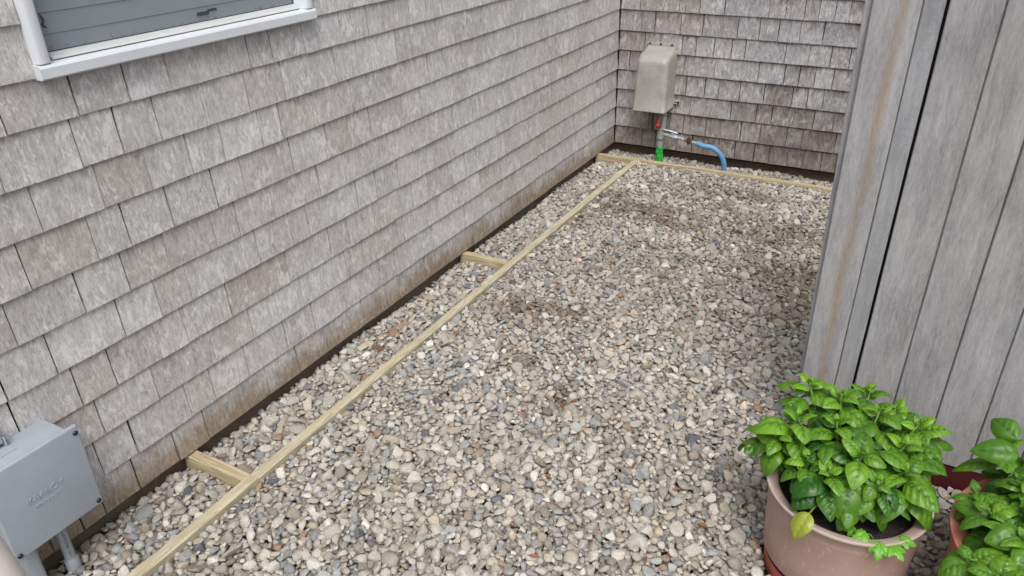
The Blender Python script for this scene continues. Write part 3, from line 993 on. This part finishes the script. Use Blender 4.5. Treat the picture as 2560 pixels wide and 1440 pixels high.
hb = bmesh.new()
H0 = S + Vector((.052, -.001, -.008))
hp = bez([H0, H0 + Vector((.05, -.004, -.010)), (0.725, PY - .015, 0.093), (0.775, PY - .010, 0.058), (0.802, PY - .004, 0.010), (0.812, PY, -0.04), (0.814, PY, -0.085)], 10)
add_tube(hb, hp, 0.0165, 18)
hose = fin("hose", hb, M['blue'], None, True, True)
tag(hose, "bright blue hose curving from the pipe valve down into the gravel", "hose")

# ------------------------------------------------------------------ grey electrical box, bottom left
jb = empty("junction_box", (0.0, -2.25, 0.15), "grey plastic electrical junction box on the shingles, lower left corner", "electrical box")
b_ = bmesh.new()
add_box(b_, (-0.004, -2.362, 0.160), (0.1065, -2.142, 0.411), 0.006, 3)
fin("box_body", b_, M['pvc'], jb, True)
b_ = bmesh.new()
add_box(b_, (0.107, -2.374, 0.150), (0.121, -2.124, 0.4215), 0.0055, 4)
lid = fin("lid", b_, M['pvc'], jb, True)
for (y, z) in ((-2.136, 0.400), (-2.137, 0.165), (-2.362, 0.165), (-2.362, 0.400)):
    b_ = bmesh.new()
    bx = 0.1211
    add_tube(b_, [(bx, y, z), (bx + .0018, y, z), (bx + .0040, y, z), (bx + .0050, y, z)], [0.0068, 0.0068, 0.0052, 0.0025], 16)
    fin("screw", b_, M['screw'], lid, True)
me = text_mesh("KRALOY", 0.026, 0.0010)
me2 = text_mesh("PRODUCTS", 0.0135, 0.0009)
T = Matrix(((0, 0, 1, 0.1213), (1, 0, 0, -2.252), (0, 1, 0, 0.292), (0, 0, 0, 1)))
me.transform(T)
T2 = Matrix(((0, 0, 1, 0.1213), (1, 0, 0, -2.252), (0, 1, 0, 0.266), (0, 0, 0, 1)))
me2.transform(T2)
for m_ in (me, me2):
    m_.materials.clear()
    link("embossed_lettering", m_, M['pvc'], lid)
b_ = bmesh.new()
add_box(b_, (0.004, -2.36, 0.4113), (0.060, -2.252, 0.4135), 0.0008)
add_box(b_, (0.006, -2.262, 0.4137), (0.034, -2.2575, 0.440), 0.001)
add_box(b_, (0.004, -2.36, 0.4250), (0.030, -2.2630, 0.4700), 0.002)
fin("top_fitting", b_, M['pvc'], jb)

# printed conduit below the box and the wide conduit beside it
cx, cy, cr_ = 0.040, -2.222, 0.0150
cond = empty("conduit", (cx, cy, -0.09), "thin grey plastic conduit printed with black letters, running from box into gravel", "conduit")
b_ = bmesh.new()
add_tube(b_, [(cx, cy, 0.162), (cx, cy, -0.09)], cr_, 24)
fin("tube", b_, M['pvc_dark'], cond, True)
b_ = bmesh.new()
add_tube(b_, [(cx, cy, -0.012), (cx, cy, -0.018), (cx, cy, -0.060), (cx, cy, -0.09)], [0.0155, 0.0195, 0.0195, 0.0195], 24)
fin("coupling", b_, M['pvc_dark'], cond, True)
def print_on(s, size, zc):
    m_ = text_mesh(s, size, 0.0)
    vco = np.array([v.co for v in m_.vertices])
    ang0 = math.atan2(CAM.y - cy, CAM.x - cx) + 0.15
    for v in m_.vertices:
        a = ang0 + v.co.y / cr_
        v.co = Vector((cx + (cr_ + 0.0004) * math.cos(a), cy + (cr_ + 0.0004) * math.sin(a), zc - v.co.x))
    m_.materials.clear()
    link("printed_lettering", m_, M['ink'], cond)
print_on("IPEX", 0.0125, 0.118)
print_on("b1/02", 0.0095, 0.084)
print_on("POWER", 0.0115, 0.050)
print_on("+ DUCT", 0.0080, 0.012)

b_ = bmesh.new()
add_box(b_, (0.004, -2.372, -0.09), (0.074, -2.302, 0.1595), 0.012, 4)
wc = fin("conduit", b_, M['pvc_dark'], None, True, True)
tag(wc, "wide smooth grey conduit under the junction box at the left frame edge", "conduit")

# ------------------------------------------------------------------ pale rounded rail end close to the camera
def cam_pt(px, py, d):
    return CAM + d * (fw + (px - 1280) / FPX * rt2 - (py - 720) / FPX * up2)
b_ = bmesh.new()
ra = cam_pt(-260, 1262, 0.62); rc = cam_pt(-60, 1492, 0.60); rd = cam_pt(60, 1700, 0.60)
dirv = (rd - rc).normalized()
pts = bez([ra, cam_pt(-150, 1370, 0.61), rc, rd], 8)
add_tube(b_, pts, 0.0345, 28)
ro = fin("handrail", b_, M['rail'], None, True, True)
tag(ro, "pale beige rounded rail cutting across the bottom left corner, close to the camera", "rail")

# ------------------------------------------------------------------ pots
def pot(name, c, Rr, H, z0, mat, label, soil_drop=0.035):
    root = empty(name, (c[0], c[1], z0), label, "flower pot")
    k = Rr / 0.205
    prof = [(0.150 * k, 0.0), (0.180 * k, 0.0), (0.1835 * k, 0.006), (0.187 * k, H * .30), (0.1925 * k, H * .78), (0.1942 * k, H * .80), (0.1948 * k, H * .82), (0.1985 * k, H - 0.012), (0.2030 * k, H - 0.009), (0.2052 * k, H - 0.004),
            (0.2045 * k, H), (0.2015 * k, H + 0.0005), (0.196 * k, H - 0.002), (0.177 * k, H - 0.009), (0.171 * k, H - 0.015), (0.168 * k, H - 0.03), (0.168 * k, H * .5), (0.160 * k, 0.01)]
    bm = bmesh.new()
    add_lathe(bm, prof, (c[0], c[1], z0), 96, False)
    fin("pot_shell", bm, mat, root, True, sharp=R(50))
    bm = bmesh.new()
    n = 40
    r = random.Random(3)
    cen = bm.verts.new((c[0], c[1], z0 + H - soil_drop + .008))
    prev = None
    for i in range(1, 13):
        rr = 0.1695 * k * i / 12
        ringv = [bm.verts.new((c[0] + rr * math.cos(2 * PI * j / n), c[1] + rr * math.sin(2 * PI * j / n), z0 + H - soil_drop + r.uniform(-.004, .005))) for j in range(n)]
        if prev is None:
            for j in range(n): bm.faces.new((cen, ringv[j], ringv[(j + 1) % n]))
        else:
            for j in range(n): bm.faces.new((prev[j], prev[(j + 1) % n], ringv[(j + 1) % n], ringv[j]))
        prev = ringv
    fin("soil", bm, M['soil'], root)
    return root

P1 = (1.939, -1.227); P1R = 0.205
P2 = (2.449, -1.250); P2R = 0.275
pot("flower_pot", P1, P1R, 0.232, 0.018, M['pot'], "big dusty brown terracotta coloured pot holding the full bushy basil", 0.040)
pot("flower_pot", P2, P2R, 0.330, -0.060, M['pot2'], "salmon orange pot cut off by the right frame edge", 0.045)
b_ = bmesh.new()
add_lathe(b_, [(0.12, -0.002), (0.168, -0.002), (0.172, 0.003), (0.1775, 0.060), (0.1765, 0.064), (0.173, 0.062), (0.169, 0.012), (0.12, 0.010)], (P1[0], P1[1], -0.060), 72)
sc_ = fin("plant_saucer", b_, M['red_clay'], None, True, True)
sc_.location.z -= 0.0
tag(sc_, "brick red plastic base under the big dusty brown pot", "saucer")

# ------------------------------------------------------------------ basil
NT, NS = 20, 11
class Leaves:
    def __init__(s):
        s.v, s.f, s.c = [], [], []
    def add(s, base, direction, normal, L, W, shade, r, arch=0.35, cup=0.5, pucker=1.0, bite=0.0, lobed=False):
        d = direction.normalized()
        nrm = (normal - d * normal.dot(d)).normalized()
        sd = d.cross(nrm)
        k0 = len(s.v)
        wob = r.uniform(-.9, .9)
        ph = r.uniform(0, .3)
        for i in range(NT + 1):
            t = i / NT
            w = W * (math.sin(PI * min(1, t ** 0.78)) ** 0.72) * (1 - 0.18 * t) if 0 < t < 1 else 0.0
            if i == 0: w = 0.0015
            if lobed:
                w *= 0.75 + 0.45 * abs(math.sin(t * PI * 3.0 + .3))
            ang = arch * (t ** 1.4) * 1.6
            # centre line bends downward
            cx_ = L * (math.sin(ang) / ang if ang > 1e-3 else 1.0) * t
            cz_ = -L * t * ((1 - math.cos(ang)) / ang if ang > 1e-3 else 0.0) + 0.06 * L * math.sin(PI * t)
            for j in range(NS):
                q = -1 + 2 * j / (NS - 1)
                y = q * w
                ps = (t + ph - 0.24 * abs(q)) * 5.2
                pk = pucker * 0.088 * W * 2 * (abs(math.sin(PI * ps)) - .5) * (1 - q * q) * min(1, 4 * t * (1 - t) * 1.6)
                zz = cz_ - cup * w * q * q * 0.55 + 0.22 * w * abs(q) * (1 - abs(q)) * 2 + pk + wob * w * q * 0.25
                zz += 0.05 * W * math.sin(9 * t + 3 * q + ph * 20) * abs(q)
                p = base + d * cx_ + sd * y + nrm * zz
                s.v.append((p.x, p.y, p.z))
                vein = max(0.0, 1 - abs(q) * 5.0) * 0.9 + 0.45 * max(0.0, 1 - abs((ps % 1.0)) * 6) * (1 - abs(q))
                s.c.append((shade, min(1, vein), 0, 1))
        hole = None
        if r.random() < bite:
            hole = (r.randint(6, NT - 4), r.choice([0, 1, NS - 3, NS - 2]), r.choice([1, 2]))
        for i in range(NT):
            for j in range(NS - 1):
                if hole and abs(i - hole[0]) <= hole[2] - (abs(j - hole[1]) > 0) and abs(j - hole[1]) <= 1:
                    continue
                a = k0 + i * NS + j
                s.f.append((a, a + 1, a + NS + 1, a + NS))
    def build(s, name, mat, parent):
        me = bpy.data.meshes.new(name)
        me.from_pydata(s.v, [], s.f)
        ca = me.color_attributes.new("shade", 'FLOAT_COLOR', 'POINT')
        ca.data.foreach_set("color", np.array(s.c, dtype=np.float32).ravel())
        for p in me.polygons:
            p.use_smooth = True
        return link(name, me, mat, parent)

def rosette(L, st, tip, root_pt, r, size=1.0, tilt=None, pairs=5, bite=0.1, lo=0.35):
    tip = Vector(tip); root_pt = Vector(root_pt)
    axis = (tip - root_pt).normalized()
    axis = (axis * 0.6 + Vector((0, 0, 0.75))).normalized()
    if tilt: axis = (axis + Vector(tilt)).normalized()
    mid = root_pt.lerp(tip, 0.55) + Vector((0, 0, .02))
    add_tube(st, bez([root_pt, mid, tip - axis * 0.01, tip], 5), 0.0026, 7)
    a0 = r.uniform(0, PI)
    u = axis.cross(Vector((0.3, 0.9, 0.1))).normalized()
    v = axis.cross(u)
    for i in range(pairs):
        t = i / max(1, pairs - 1)
        ln = size * (0.016 + 0.060 * min(1, 1.5 * t) ** 0.9) * r.uniform(.85, 1.15)
        elev = R(68 - 85 * t ** .8 + r.uniform(-8, 8))
        az = a0 + (PI / 2) * i + r.uniform(-.25, .25)
        for s_ in (0, PI):
            hd = math.cos(az + s_) * u + math.sin(az + s_) * v
            d = hd * math.cos(elev) + axis * math.sin(elev)
            n = axis * math.cos(elev) - hd * math.sin(elev)
            base = tip - axis * (0.003 + 0.060 * t ** 1.3 * size) + hd * (0.003 + 0.008 * t)
            l2 = ln * r.uniform(.9, 1.1)
            L.add(base, d, n, l2, l2 * r.uniform(.32, .40), min(1, max(0, r.gauss(lo + 0.40 * (1 - t), .20))), r,
                  arch=r.uniform(.25, .8), cup=r.uniform(.15, .6), pucker=r.uniform(1.2, 2.4), bite=bite if i > 1 else 0)

r = random.Random(21)
b1 = empty("basil_plant", (P1[0], P1[1], 0.21), "dense bushy bright green basil filling the big dusty pot by the fence", "plant")
L1, S1 = Leaves(), bmesh.new()
tips = [((1.789, -1.095, .455), 1.12), ((1.873, -1.125, .455), 1.0), ((1.938, -1.030, .440), 1.05), ((1.790, -1.225, .425), 1.05), ((1.752, -1.268, .385), 1.1),
        ((1.968, -1.120, .44), 1.05), ((1.953, -1.300, .42), 1.25), ((2.041, -1.186, .40), 1.05), ((2.050, -1.275, .39), 1.0), ((1.878, -1.200, .425), 1.0),
        ((2.062, -1.100, .41), 0.9), ((1.895, -1.345, .375), 1.0), ((1.835, -1.310, .37), 0.95), ((2.000, -1.330, .375), 1.0), ((1.725, -1.190, .36), 1.0), ((2.065, -1.18, .385), .9),
        ((2.005, -1.05, .41), .95), ((1.835, -1.04, .40), 1.0)]
for tp, sz in tips:
    rp = (P1[0] + (tp[0] - P1[0]) * .45, P1[1] + (tp[1] - P1[1]) * .45, 0.205)
    rosette(L1, S1, tp, rp, r, sz * r.uniform(1.0, 1.35), (r.uniform(-.35, .35), r.uniform(-.45, .2), 0), 6, 0.14)
for i in range(58):      # leaves over the dome of the clump, facing outward
    a = r.uniform(0, 2 * PI)
    el = r.uniform(R(8), R(80))
    nd_ = Vector((math.cos(a) * math.cos(el), math.sin(a) * math.cos(el), math.sin(el)))
    base = Vector((P1[0] - .01, P1[1] + .02, 0.235)) + nd_ * r.uniform(.12, .19)
    d = Vector((nd_.x, nd_.y, 0)).normalized() * .8 + Vector((r.uniform(-.7, .7), r.uniform(-.7, .7), r.uniform(-.3, .3)))
    ln = r.uniform(.045, .090)
    L1.add(base, d, nd_ + Vector((0, 0, .35)), ln, ln * r.uniform(.31, .39), min(1, max(0, r.gauss(.32, .24))), r, arch=r.uniform(.3, .8), cup=r.uniform(.2, .6), pucker=r.uniform(1.2, 2.2), bite=.12)
for i in range(46):      # lower leaves hanging outward round the clump
    a = r.uniform(0, 2 * PI)
    rr = r.uniform(.06, .13)
    z = r.uniform(.26, .35)
    hd = Vector((math.cos(a), math.sin(a), 0))
    base = Vector((P1[0], P1[1], z)) + hd * rr
    d = hd + Vector((r.uniform(-.3, .3), r.uniform(-.3, .3), r.uniform(-.4, .15)))
    ln = r.uniform(.055, .085)
    L1.add(base, d, Vector((0, 0, 1)) + hd * .3, ln, ln * r.uniform(.28, .36), min(1, max(0, r.gauss(.3, .15))), r, arch=r.uniform(.4, 1.0), cup=r.uniform(.5, 1), pucker=r.uniform(.6, 1.2), bite=.15)
    add_tube(S1, [base - hd * .03 + Vector((0, 0, -.02)), base], 0.0015, 6)
L1.build("leaves", M['leaf'], b1)
Ly = Leaves()
yb_ = Vector((1.8690, -1.412, .283))
Ly.add(yb_, Vector((-.30, -.62, -.55)), Vector((-.1, -.5, .8)), .078, .029, .6, r, .35, .3, .8)
yl = Ly.build("yellow_leaf", M['leaf_yellow'], b1)
yl['label'] = "yellowing leaf drooping over the pot rim"
add_tube(S1, bez([(1.895, -1.33, .25), (1.882, -1.375, .285), tuple(yb_)], 5), 0.0018, 6)
fin("stems", S1, M['stem'], b1, True)

# seedling with lobed leaves at the front rim of the big pot
sd_ = empty("seedling", (2.032, -1.372, 0.212), "small light green lobed leaf seedling at the front rim of the dusty pot", "plant")
Ll, Sl = Leaves(), bmesh.new()
sb0 = Vector((2.032, -1.372, .212))
for (dx, dy, dz, ln, hdz) in ((-.030, -.012, .040, .040, -.15), (.030, -.020, .036, .042, -.1), (.002, -.030, .040, .044, -.4), (.045, .012, .036, .038, 0.0), (-.055, .010, .018, .03, -.2)):
    tp = sb0 + Vector((dx, dy, dz))
    add_tube(Sl, bez([sb0, sb0.lerp(tp, .6) + Vector((0, 0, .01)), tp], 5), 0.0012, 6)
    hd = Vector((dx, dy - .012, 0)).normalized()
    for da, f in ((0, 1.0), (0.85, .8), (-0.85, .8)):
        h2 = Vector((hd.x * math.cos(da) - hd.y * math.sin(da), hd.x * math.sin(da) + hd.y * math.cos(da), hdz))
        Ll.add(tp, h2, Vector((0, -.25, 1)), ln * f, ln * .30 * f, r.uniform(.4, .9), r, .3, .2, .4, 0, True)
Ll.build("leaves", M['leaf_light'], sd_)
fin("stems", Sl, M['stem'], sd_, True)

b2 = empty("basil_plant", (P2[0], P2[1], 0.225), "large leaved glossy basil in the salmon pot at right frame edge", "plant")
L2, S2 = Leaves(), bmesh.new()
XT2 = [((2.205, -1.455, .345), .9), ((2.255, -1.50, .36), 1.15), ((2.300, -1.385, .385), 1.2), ((2.312, -1.215, .42), 1.1), ((2.236, -1.305, .37), .95), ((2.285, -1.555, .36), 1.2), ((2.210, -1.235, .36), 0.9)]
tips2 = [((2.255, -1.090, .41), 1.25), ((2.292, -1.20, .40), 1.0), ((2.235, -1.245, .345), .85), ((2.275, -1.350, .37), 1.35), ((2.33, -1.44, .36), 1.3), ((2.34, -1.28, .42), 1.3),
         ((2.36, -1.13, .44), 1.3), ((2.46, -1.20, .47), 1.3), ((2.45, -1.36, .44), 1.3), ((2.55, -1.25, .45), 1.3), ((2.34, -1.04, .40), 1.2), ((2.50, -1.08, .44), 1.2)] + XT2
for tp, sz in tips2:
    rp = (P2[0] + (tp[0] - P2[0]) * .5, P2[1] + (tp[1] - P2[1]) * .5, 0.215)
    rosette(L2, S2, tp, rp, r, sz * 1.1, None, 5, 0.15, .25)
# the big outer leaves seen in front of the fence
for (bx, by, bz, dx, dy, dz, ln, wd, nx, ny, nz) in (
        (2.285, -1.130, .425, -.95, -.30, -.05, .105, .036, .10, -.65, .75),
        (2.278, -1.085, .43, -.70, .65, .25, .085, .033, -.2, -.55, .8),
        (2.250, -1.275, .335, -1.0, .10, -.05, .082, .028, .0, -.4, .9),
        (2.305, -1.365, .375, -.8, -.55, .05, .090, .032, .0, -.5, .85),
        (2.320, -1.385, .365, -.35, -.95, -.2, .085, .032, .1, -.5, .8),
        (2.300, -1.29, .40, .85, -.30, .0, .10, .036, .0, -.5, .8),
        (2.36, -1.46, .345, -.6, -.75, -.1, .095, .037, .1, -.5, .8)):
    L2.add(Vector((bx, by, bz)), Vector((dx, dy, dz)), Vector((nx, ny, nz)), ln, wd, r.uniform(.25, .5), r, r.uniform(.2, .45), .5, .7, .05)
for i in range(34):
    a = r.uniform(0, 2 * PI)
    rr = r.uniform(.07, .17)
    hd = Vector((math.cos(a), math.sin(a), 0))
    base = Vector((P2[0], P2[1], r.uniform(.27, .36))) + hd * rr
    ln = r.uniform(.06, .10)
    L2.add(base, hd + Vector((0, 0, r.uniform(-.3, .2))), Vector((0, 0, 1)) + hd * .3, ln, ln * .33, min(1, max(0, r.gauss(.25, .12))), r, r.uniform(.4, .9), .7, 1.0, .1)
L2.build("leaves", M['leaf'], b2)
fin("stems", S2, M['stem'], b2, True)

# ------------------------------------------------------------------ gravel: one mass of real stones
def ico(sub):
    bm = bmesh.new()
    bmesh.ops.create_icosphere(bm, subdivisions=sub, radius=1.0)
    V = np.array([v.co[:] for v in bm.verts], dtype=np.float64)
    F = np.array([[v.index for v in f.verts] for f in bm.faces], dtype=np.int32)
    bm.free()
    return V, F
V2, F2 = ico(2)     # 42 verts, 80 faces
V1, F1 = ico(1)     # 12 verts, 20 faces

def proto(V, seed):
    g = np.random.default_rng(seed)
    P = V.copy()
    P *= 1 + 0.10 * np.sin(P @ g.normal(size=3) * 2 + g.uniform(0, 6))[:, None]
    for _ in range(g.integers(6, 11)):
        n = g.normal(size=3); n /= np.linalg.norm(n)
        d = g.uniform(0.38, 0.78)
        e = P @ n - d
        P -= np.where(e > 0, e, 0)[:, None] * n * 0.92
    P -= P.mean(0)
    P /= np.abs(P).max(0)
    return P
PR2 = np.array([proto(V2, s) for s in range(48)])
PR1 = np.array([proto(V1, 100 + s) for s in range(24)])

def n2(x, y, s, o=0.0):
    return (math.sin(x * s * 1.3 + 1.7 * math.sin(y * s * .9 + o) + o) + math.sin(y * s * 1.1 + 1.3 * math.sin(x * s * 1.4 - o) + 2 * o)) * .5

def surf(x, y):
    if y > 1.74: return -0.056 + 0.010 * n2(x, y, 7, 2) - 0.018 * max(0, (y - 1.92) / .1)
    if x < 0.247: return -0.046 + 0.010 * n2(x, y, 6, 1) - 0.012 * max(0, 1 - x / .06)
    s = -0.016 + 0.008 * n2(x, y, 4, 4)
    t = min(1, max(0, (x - 1.45) / .35)) * min(1, max(0, (-0.7 - y) / .25))
    s -= 0.030 * t
    return s

def allowed(x, y, m):
    if y > 2.040 - m * .6 or x < -0.030 + m * .6: return False
    if 0.247 - m < x < 0.285 + m and y < 1.72: return False
    if 1.702 - m < y < 1.740 + m: return False
    if x < 0.25 and (-1.768 - m < y < -1.730 + m or -0.034 - m < y < 0.004 + m): return False
    if (x - PX) ** 2 + (y - PY) ** 2 < (.020 + m * .8) ** 2: return False
    if (x - .814) ** 2 + (y - PY) ** 2 < (.014 + m * .7) ** 2: return False
    if (x - P1[0]) ** 2 + (y - P1[1]) ** 2 < (.172 + m) ** 2: return False
    if (x - P2[0]) ** 2 + (y - P2[1]) ** 2 < (.245 + m) ** 2: return False
    if abs(y - FY - .01) < .012 + m and x > 1.75: return False
    if x > 2.0 and y > FY + .3: return False
    if (x - cx) ** 2 + (y - cy) ** 2 < (.018 + m * .8) ** 2: return False
    if x < .078 + m * .6 and -2.374 - m * .6 < y < -2.300 + m * .6: return False
    return True

CELL = 0.06
grid = {}
placed = []     # x, y, rad, layer
def try_place(x, y, rad, ov):
    ci, cj = int(math.floor(x / CELL)), int(math.floor(y / CELL))
    for i in range(ci - 1, ci + 2):
        for j in range(cj - 1, cj + 2):
            for (px, py, pr_) in grid.get((i, j), ()):
                d = (rad + pr_) * ov
                if (px - x) ** 2 + (py - y) ** 2 < d * d:
                    return False
    grid.setdefault((ci, cj), []).append((x, y, rad))
    return True

gr = random.Random(99)
X0, X1, Y0, Y1 = -0.035, 2.95, -2.62, 2.045
AREA = (X1 - X0) * (Y1 - Y0)
classes = [(900, .0200, .0270, .92), (11000, .0150, .0200, .88), (26000, .0115, .0150, .86), (60000, .0085, .0115, .84), (90000, .0060, .0085, .82)]
for (n, ra_, rb_, ov) in classes:
    for _ in range(n):
        x, y = gr.uniform(X0, X1), gr.uniform(Y0, Y1)
        if x > 2.0 and y > FY + .3: continue
        rad = gr.uniform(ra_, rb_)
        if x < .247: rad *= 1.08
        if not allowed(x, y, rad * .8): continue
        if try_place(x, y, rad, ov):
            placed.append((x, y, rad))

palette = [((.500, .462, .400), 22, .8), ((.415, .388, .340), 19, .75), ((.600, .570, .515), 15, .85), ((.320, .297, .258), 15, .5), ((.460, .405, .335), 8, .6), ((.445, .385, .300), 6, .5),
           ((.310, .322, .325), 8, .3), ((.225, .238, .248), 4, .25), ((.125, .136, .150), 1.6, .2), ((.300, .200, .135), .9, .4), ((.260, .150, .110), .45, .35), ((.62, .605, .57), 1.8, .4), ((.27, .23, .185), 6, .4), ((.33, .355, .335), 2, .25)]
pw = [p[1] for p in palette]
# patches where brown soil has come up through the stones
soilp = [(0.50, -0.37, .20, .12), (0.70, -0.33, .14, .10), (0.62, 0.95, .30, .14), (0.36, 1.05, .10, .12), (0.86, 0.84, .22, .10), (0.95, -0.93, .045, .09), (0.93, -0.84, .04, .05), (1.47, 0.47, .22, .20), (1.58, 0.2, .15, .22), (0.95, 1.40, .35, .12), (0.70, -0.74, .06, .05), (1.35, 0.95, .25, .15)]
def soil_amt(x, y):
    a = 0
    for (sx, sy, rx, ry) in soilp:
        d = ((x - sx) / rx) ** 2 + ((y - sy) / ry) ** 2
        a = max(a, 1.5 * math.exp(-d * 1.2) * (1.0 + 0.45 * n2(x, y, 30, 3)))
    far = min(1, max(0, (y + .55) / 1.2)) * (1 if x > .285 else .5)
    a = max(a, far * (.36 + .28 * n2(x, y, 5, 1) + .12 * n2(x, y, 23, 2)))
    return a

def build_gravel():
    vs, fs, cols, smooth = [], [], [], []
    off = 0
    stones = []
    for (x, y, rad) in placed:
        z = surf(x, y)
        stones.append((x, y, z, rad, 2))
    # lower layer of stones filling the gaps
    sp = 0.0165
    ny = int((Y1 - Y0) / sp)
    nx = int((X1 - X0) / sp)
    for i in range(nx):
        for j in range(ny):
            x = X0 + (i + .5 * (j % 2) + gr.uniform(-.3, .3)) * sp
            y = Y0 + (j + gr.uniform(-.3, .3)) * sp
            if x > 2.0 and y > FY + .3: continue
            if not allowed(x, y, .006): continue
            stones.append((x, y, surf(x, y) - gr.uniform(.011, .018), gr.uniform(.009, .013), 1))
    for (x, y, z, rad, lod) in stones:
        elong = gr.uniform(1.0, 1.5)
        a = rad * math.sqrt(elong) * 1.10
        b = rad / math.sqrt(elong) * 1.10
        c = min(a, b) * gr.choice([.45, .6, .75, .9])
        if lod == 2:
            Pm, Fm = PR2[gr.randrange(48)], F2
            z = z - c * .35 + gr.gauss(0, .0022)
        else:
            Pm, Fm = PR1[gr.randrange(24)], F1
        tl = R(24)
        E = Euler((gr.gauss(0, tl), gr.gauss(0, tl), gr.uniform(0, 2 * PI)), 'XYZ').to_matrix()
        Mx = np.array(E) @ np.diag((a, b, c))
        vs.append(Pm @ Mx.T + (x, y, z))
        fs.append(Fm + off)
        off += len(Pm)
        colr, _, spk = gr.choices(palette, pw)[0]
        k = gr.uniform(.78, 1.16)
        cc = [ch * k for ch in colr]
        s = min(1, soil_amt(x, y) * gr.choice([.2, .5, .9, 1.1, 1.3]))
        if lod == 1: s = max(s, .45)
        brown = (.110, .064, .028)
        cc = [ch * (1 - .86 * s) + br_ * .86 * s for ch, br_ in zip(cc, brown)]
        cols.append(np.tile(np.array((*cc, spk * gr.uniform(.5, 1.1)), dtype=np.float32), (len(Pm), 1)))
        smooth.append(np.full(len(Fm), gr.random() < .28, dtype=bool))
    V = np.concatenate(vs).astype(np.float32)
    F = np.concatenate(fs).astype(np.int32)
    Cc = np.concatenate(cols)
    S = np.concatenate(smooth)
    me = bpy.data.meshes.new("gravel")
    me.vertices.add(len(V)); me.vertices.foreach_set("co", V.ravel())
    me.loops.add(F.size); me.loops.foreach_set("vertex_index", F.ravel())
    me.polygons.add(len(F))
    me.polygons.foreach_set("loop_start", np.arange(0, F.size, 3, dtype=np.int32))
    me.polygons.foreach_set("use_smooth", S)
    me.update(calc_edges=True)
    ca = me.color_attributes.new("tint", 'FLOAT_COLOR', 'POINT')
    ca.data.foreach_set("color", Cc.ravel())
    o = link("gravel", me, M['gravel'])
    tag(o, "loose mixed grey and tan gravel stones covering the yard", "gravel", None, "stuff")
    print("gravel stones", len(stones), "faces", len(F))
build_gravel()

# ------------------------------------------------------------------ scraps of dry leaf and twig caught among the stones
lb_ = bmesh.new()
lr = random.Random(17)
spots_ = [(0.97, -0.93), (0.94, -0.90), (1.55, -0.62), (1.58, -0.60), (1.35, -1.02), (1.62, -1.15), (0.9, -0.6), (1.1, -1.3), (0.55, -0.36), (0.62, -0.30), (1.45, 0.42), (0.7, 0.9)]
spots_ += [(lr.uniform(.35, 1.65), lr.uniform(-2.0, 1.5)) for _ in range(40)]
for (x, y) in spots_:
    z = surf(x, y) + .006
    L_ = lr.uniform(.008, .022); W_ = L_ * lr.uniform(.25, .5); a = lr.uniform(0, 6.3)
    pts_ = []
    for (u, v, w) in ((-1, 0, 0), (-.4, .8, .25), (.3, .9, .3), (1, .1, .1), (.4, -.8, .35), (-.3, -.9, .2)):
        X = u * L_; Y = v * W_
        pts_.append(lb_.verts.new((x + X * math.cos(a) - Y * math.sin(a), y + X * math.sin(a) + Y * math.cos(a), z + w * W_ + lr.uniform(-.001, .003))))
    c_ = lb_.verts.new((x, y, z - .001))
    for k in range(6):
        lb_.faces.new((c_, pts_[k], pts_[(k + 1) % 6]))
lit = fin("leaf_litter", lb_, simple_mat("dry_leaf", (0.20, 0.085, 0.035), 0.8, 0, 0.5, 30))
tag(lit, "scraps of rust brown dry leaf scattered on the gravel", "leaf litter", None, "stuff")
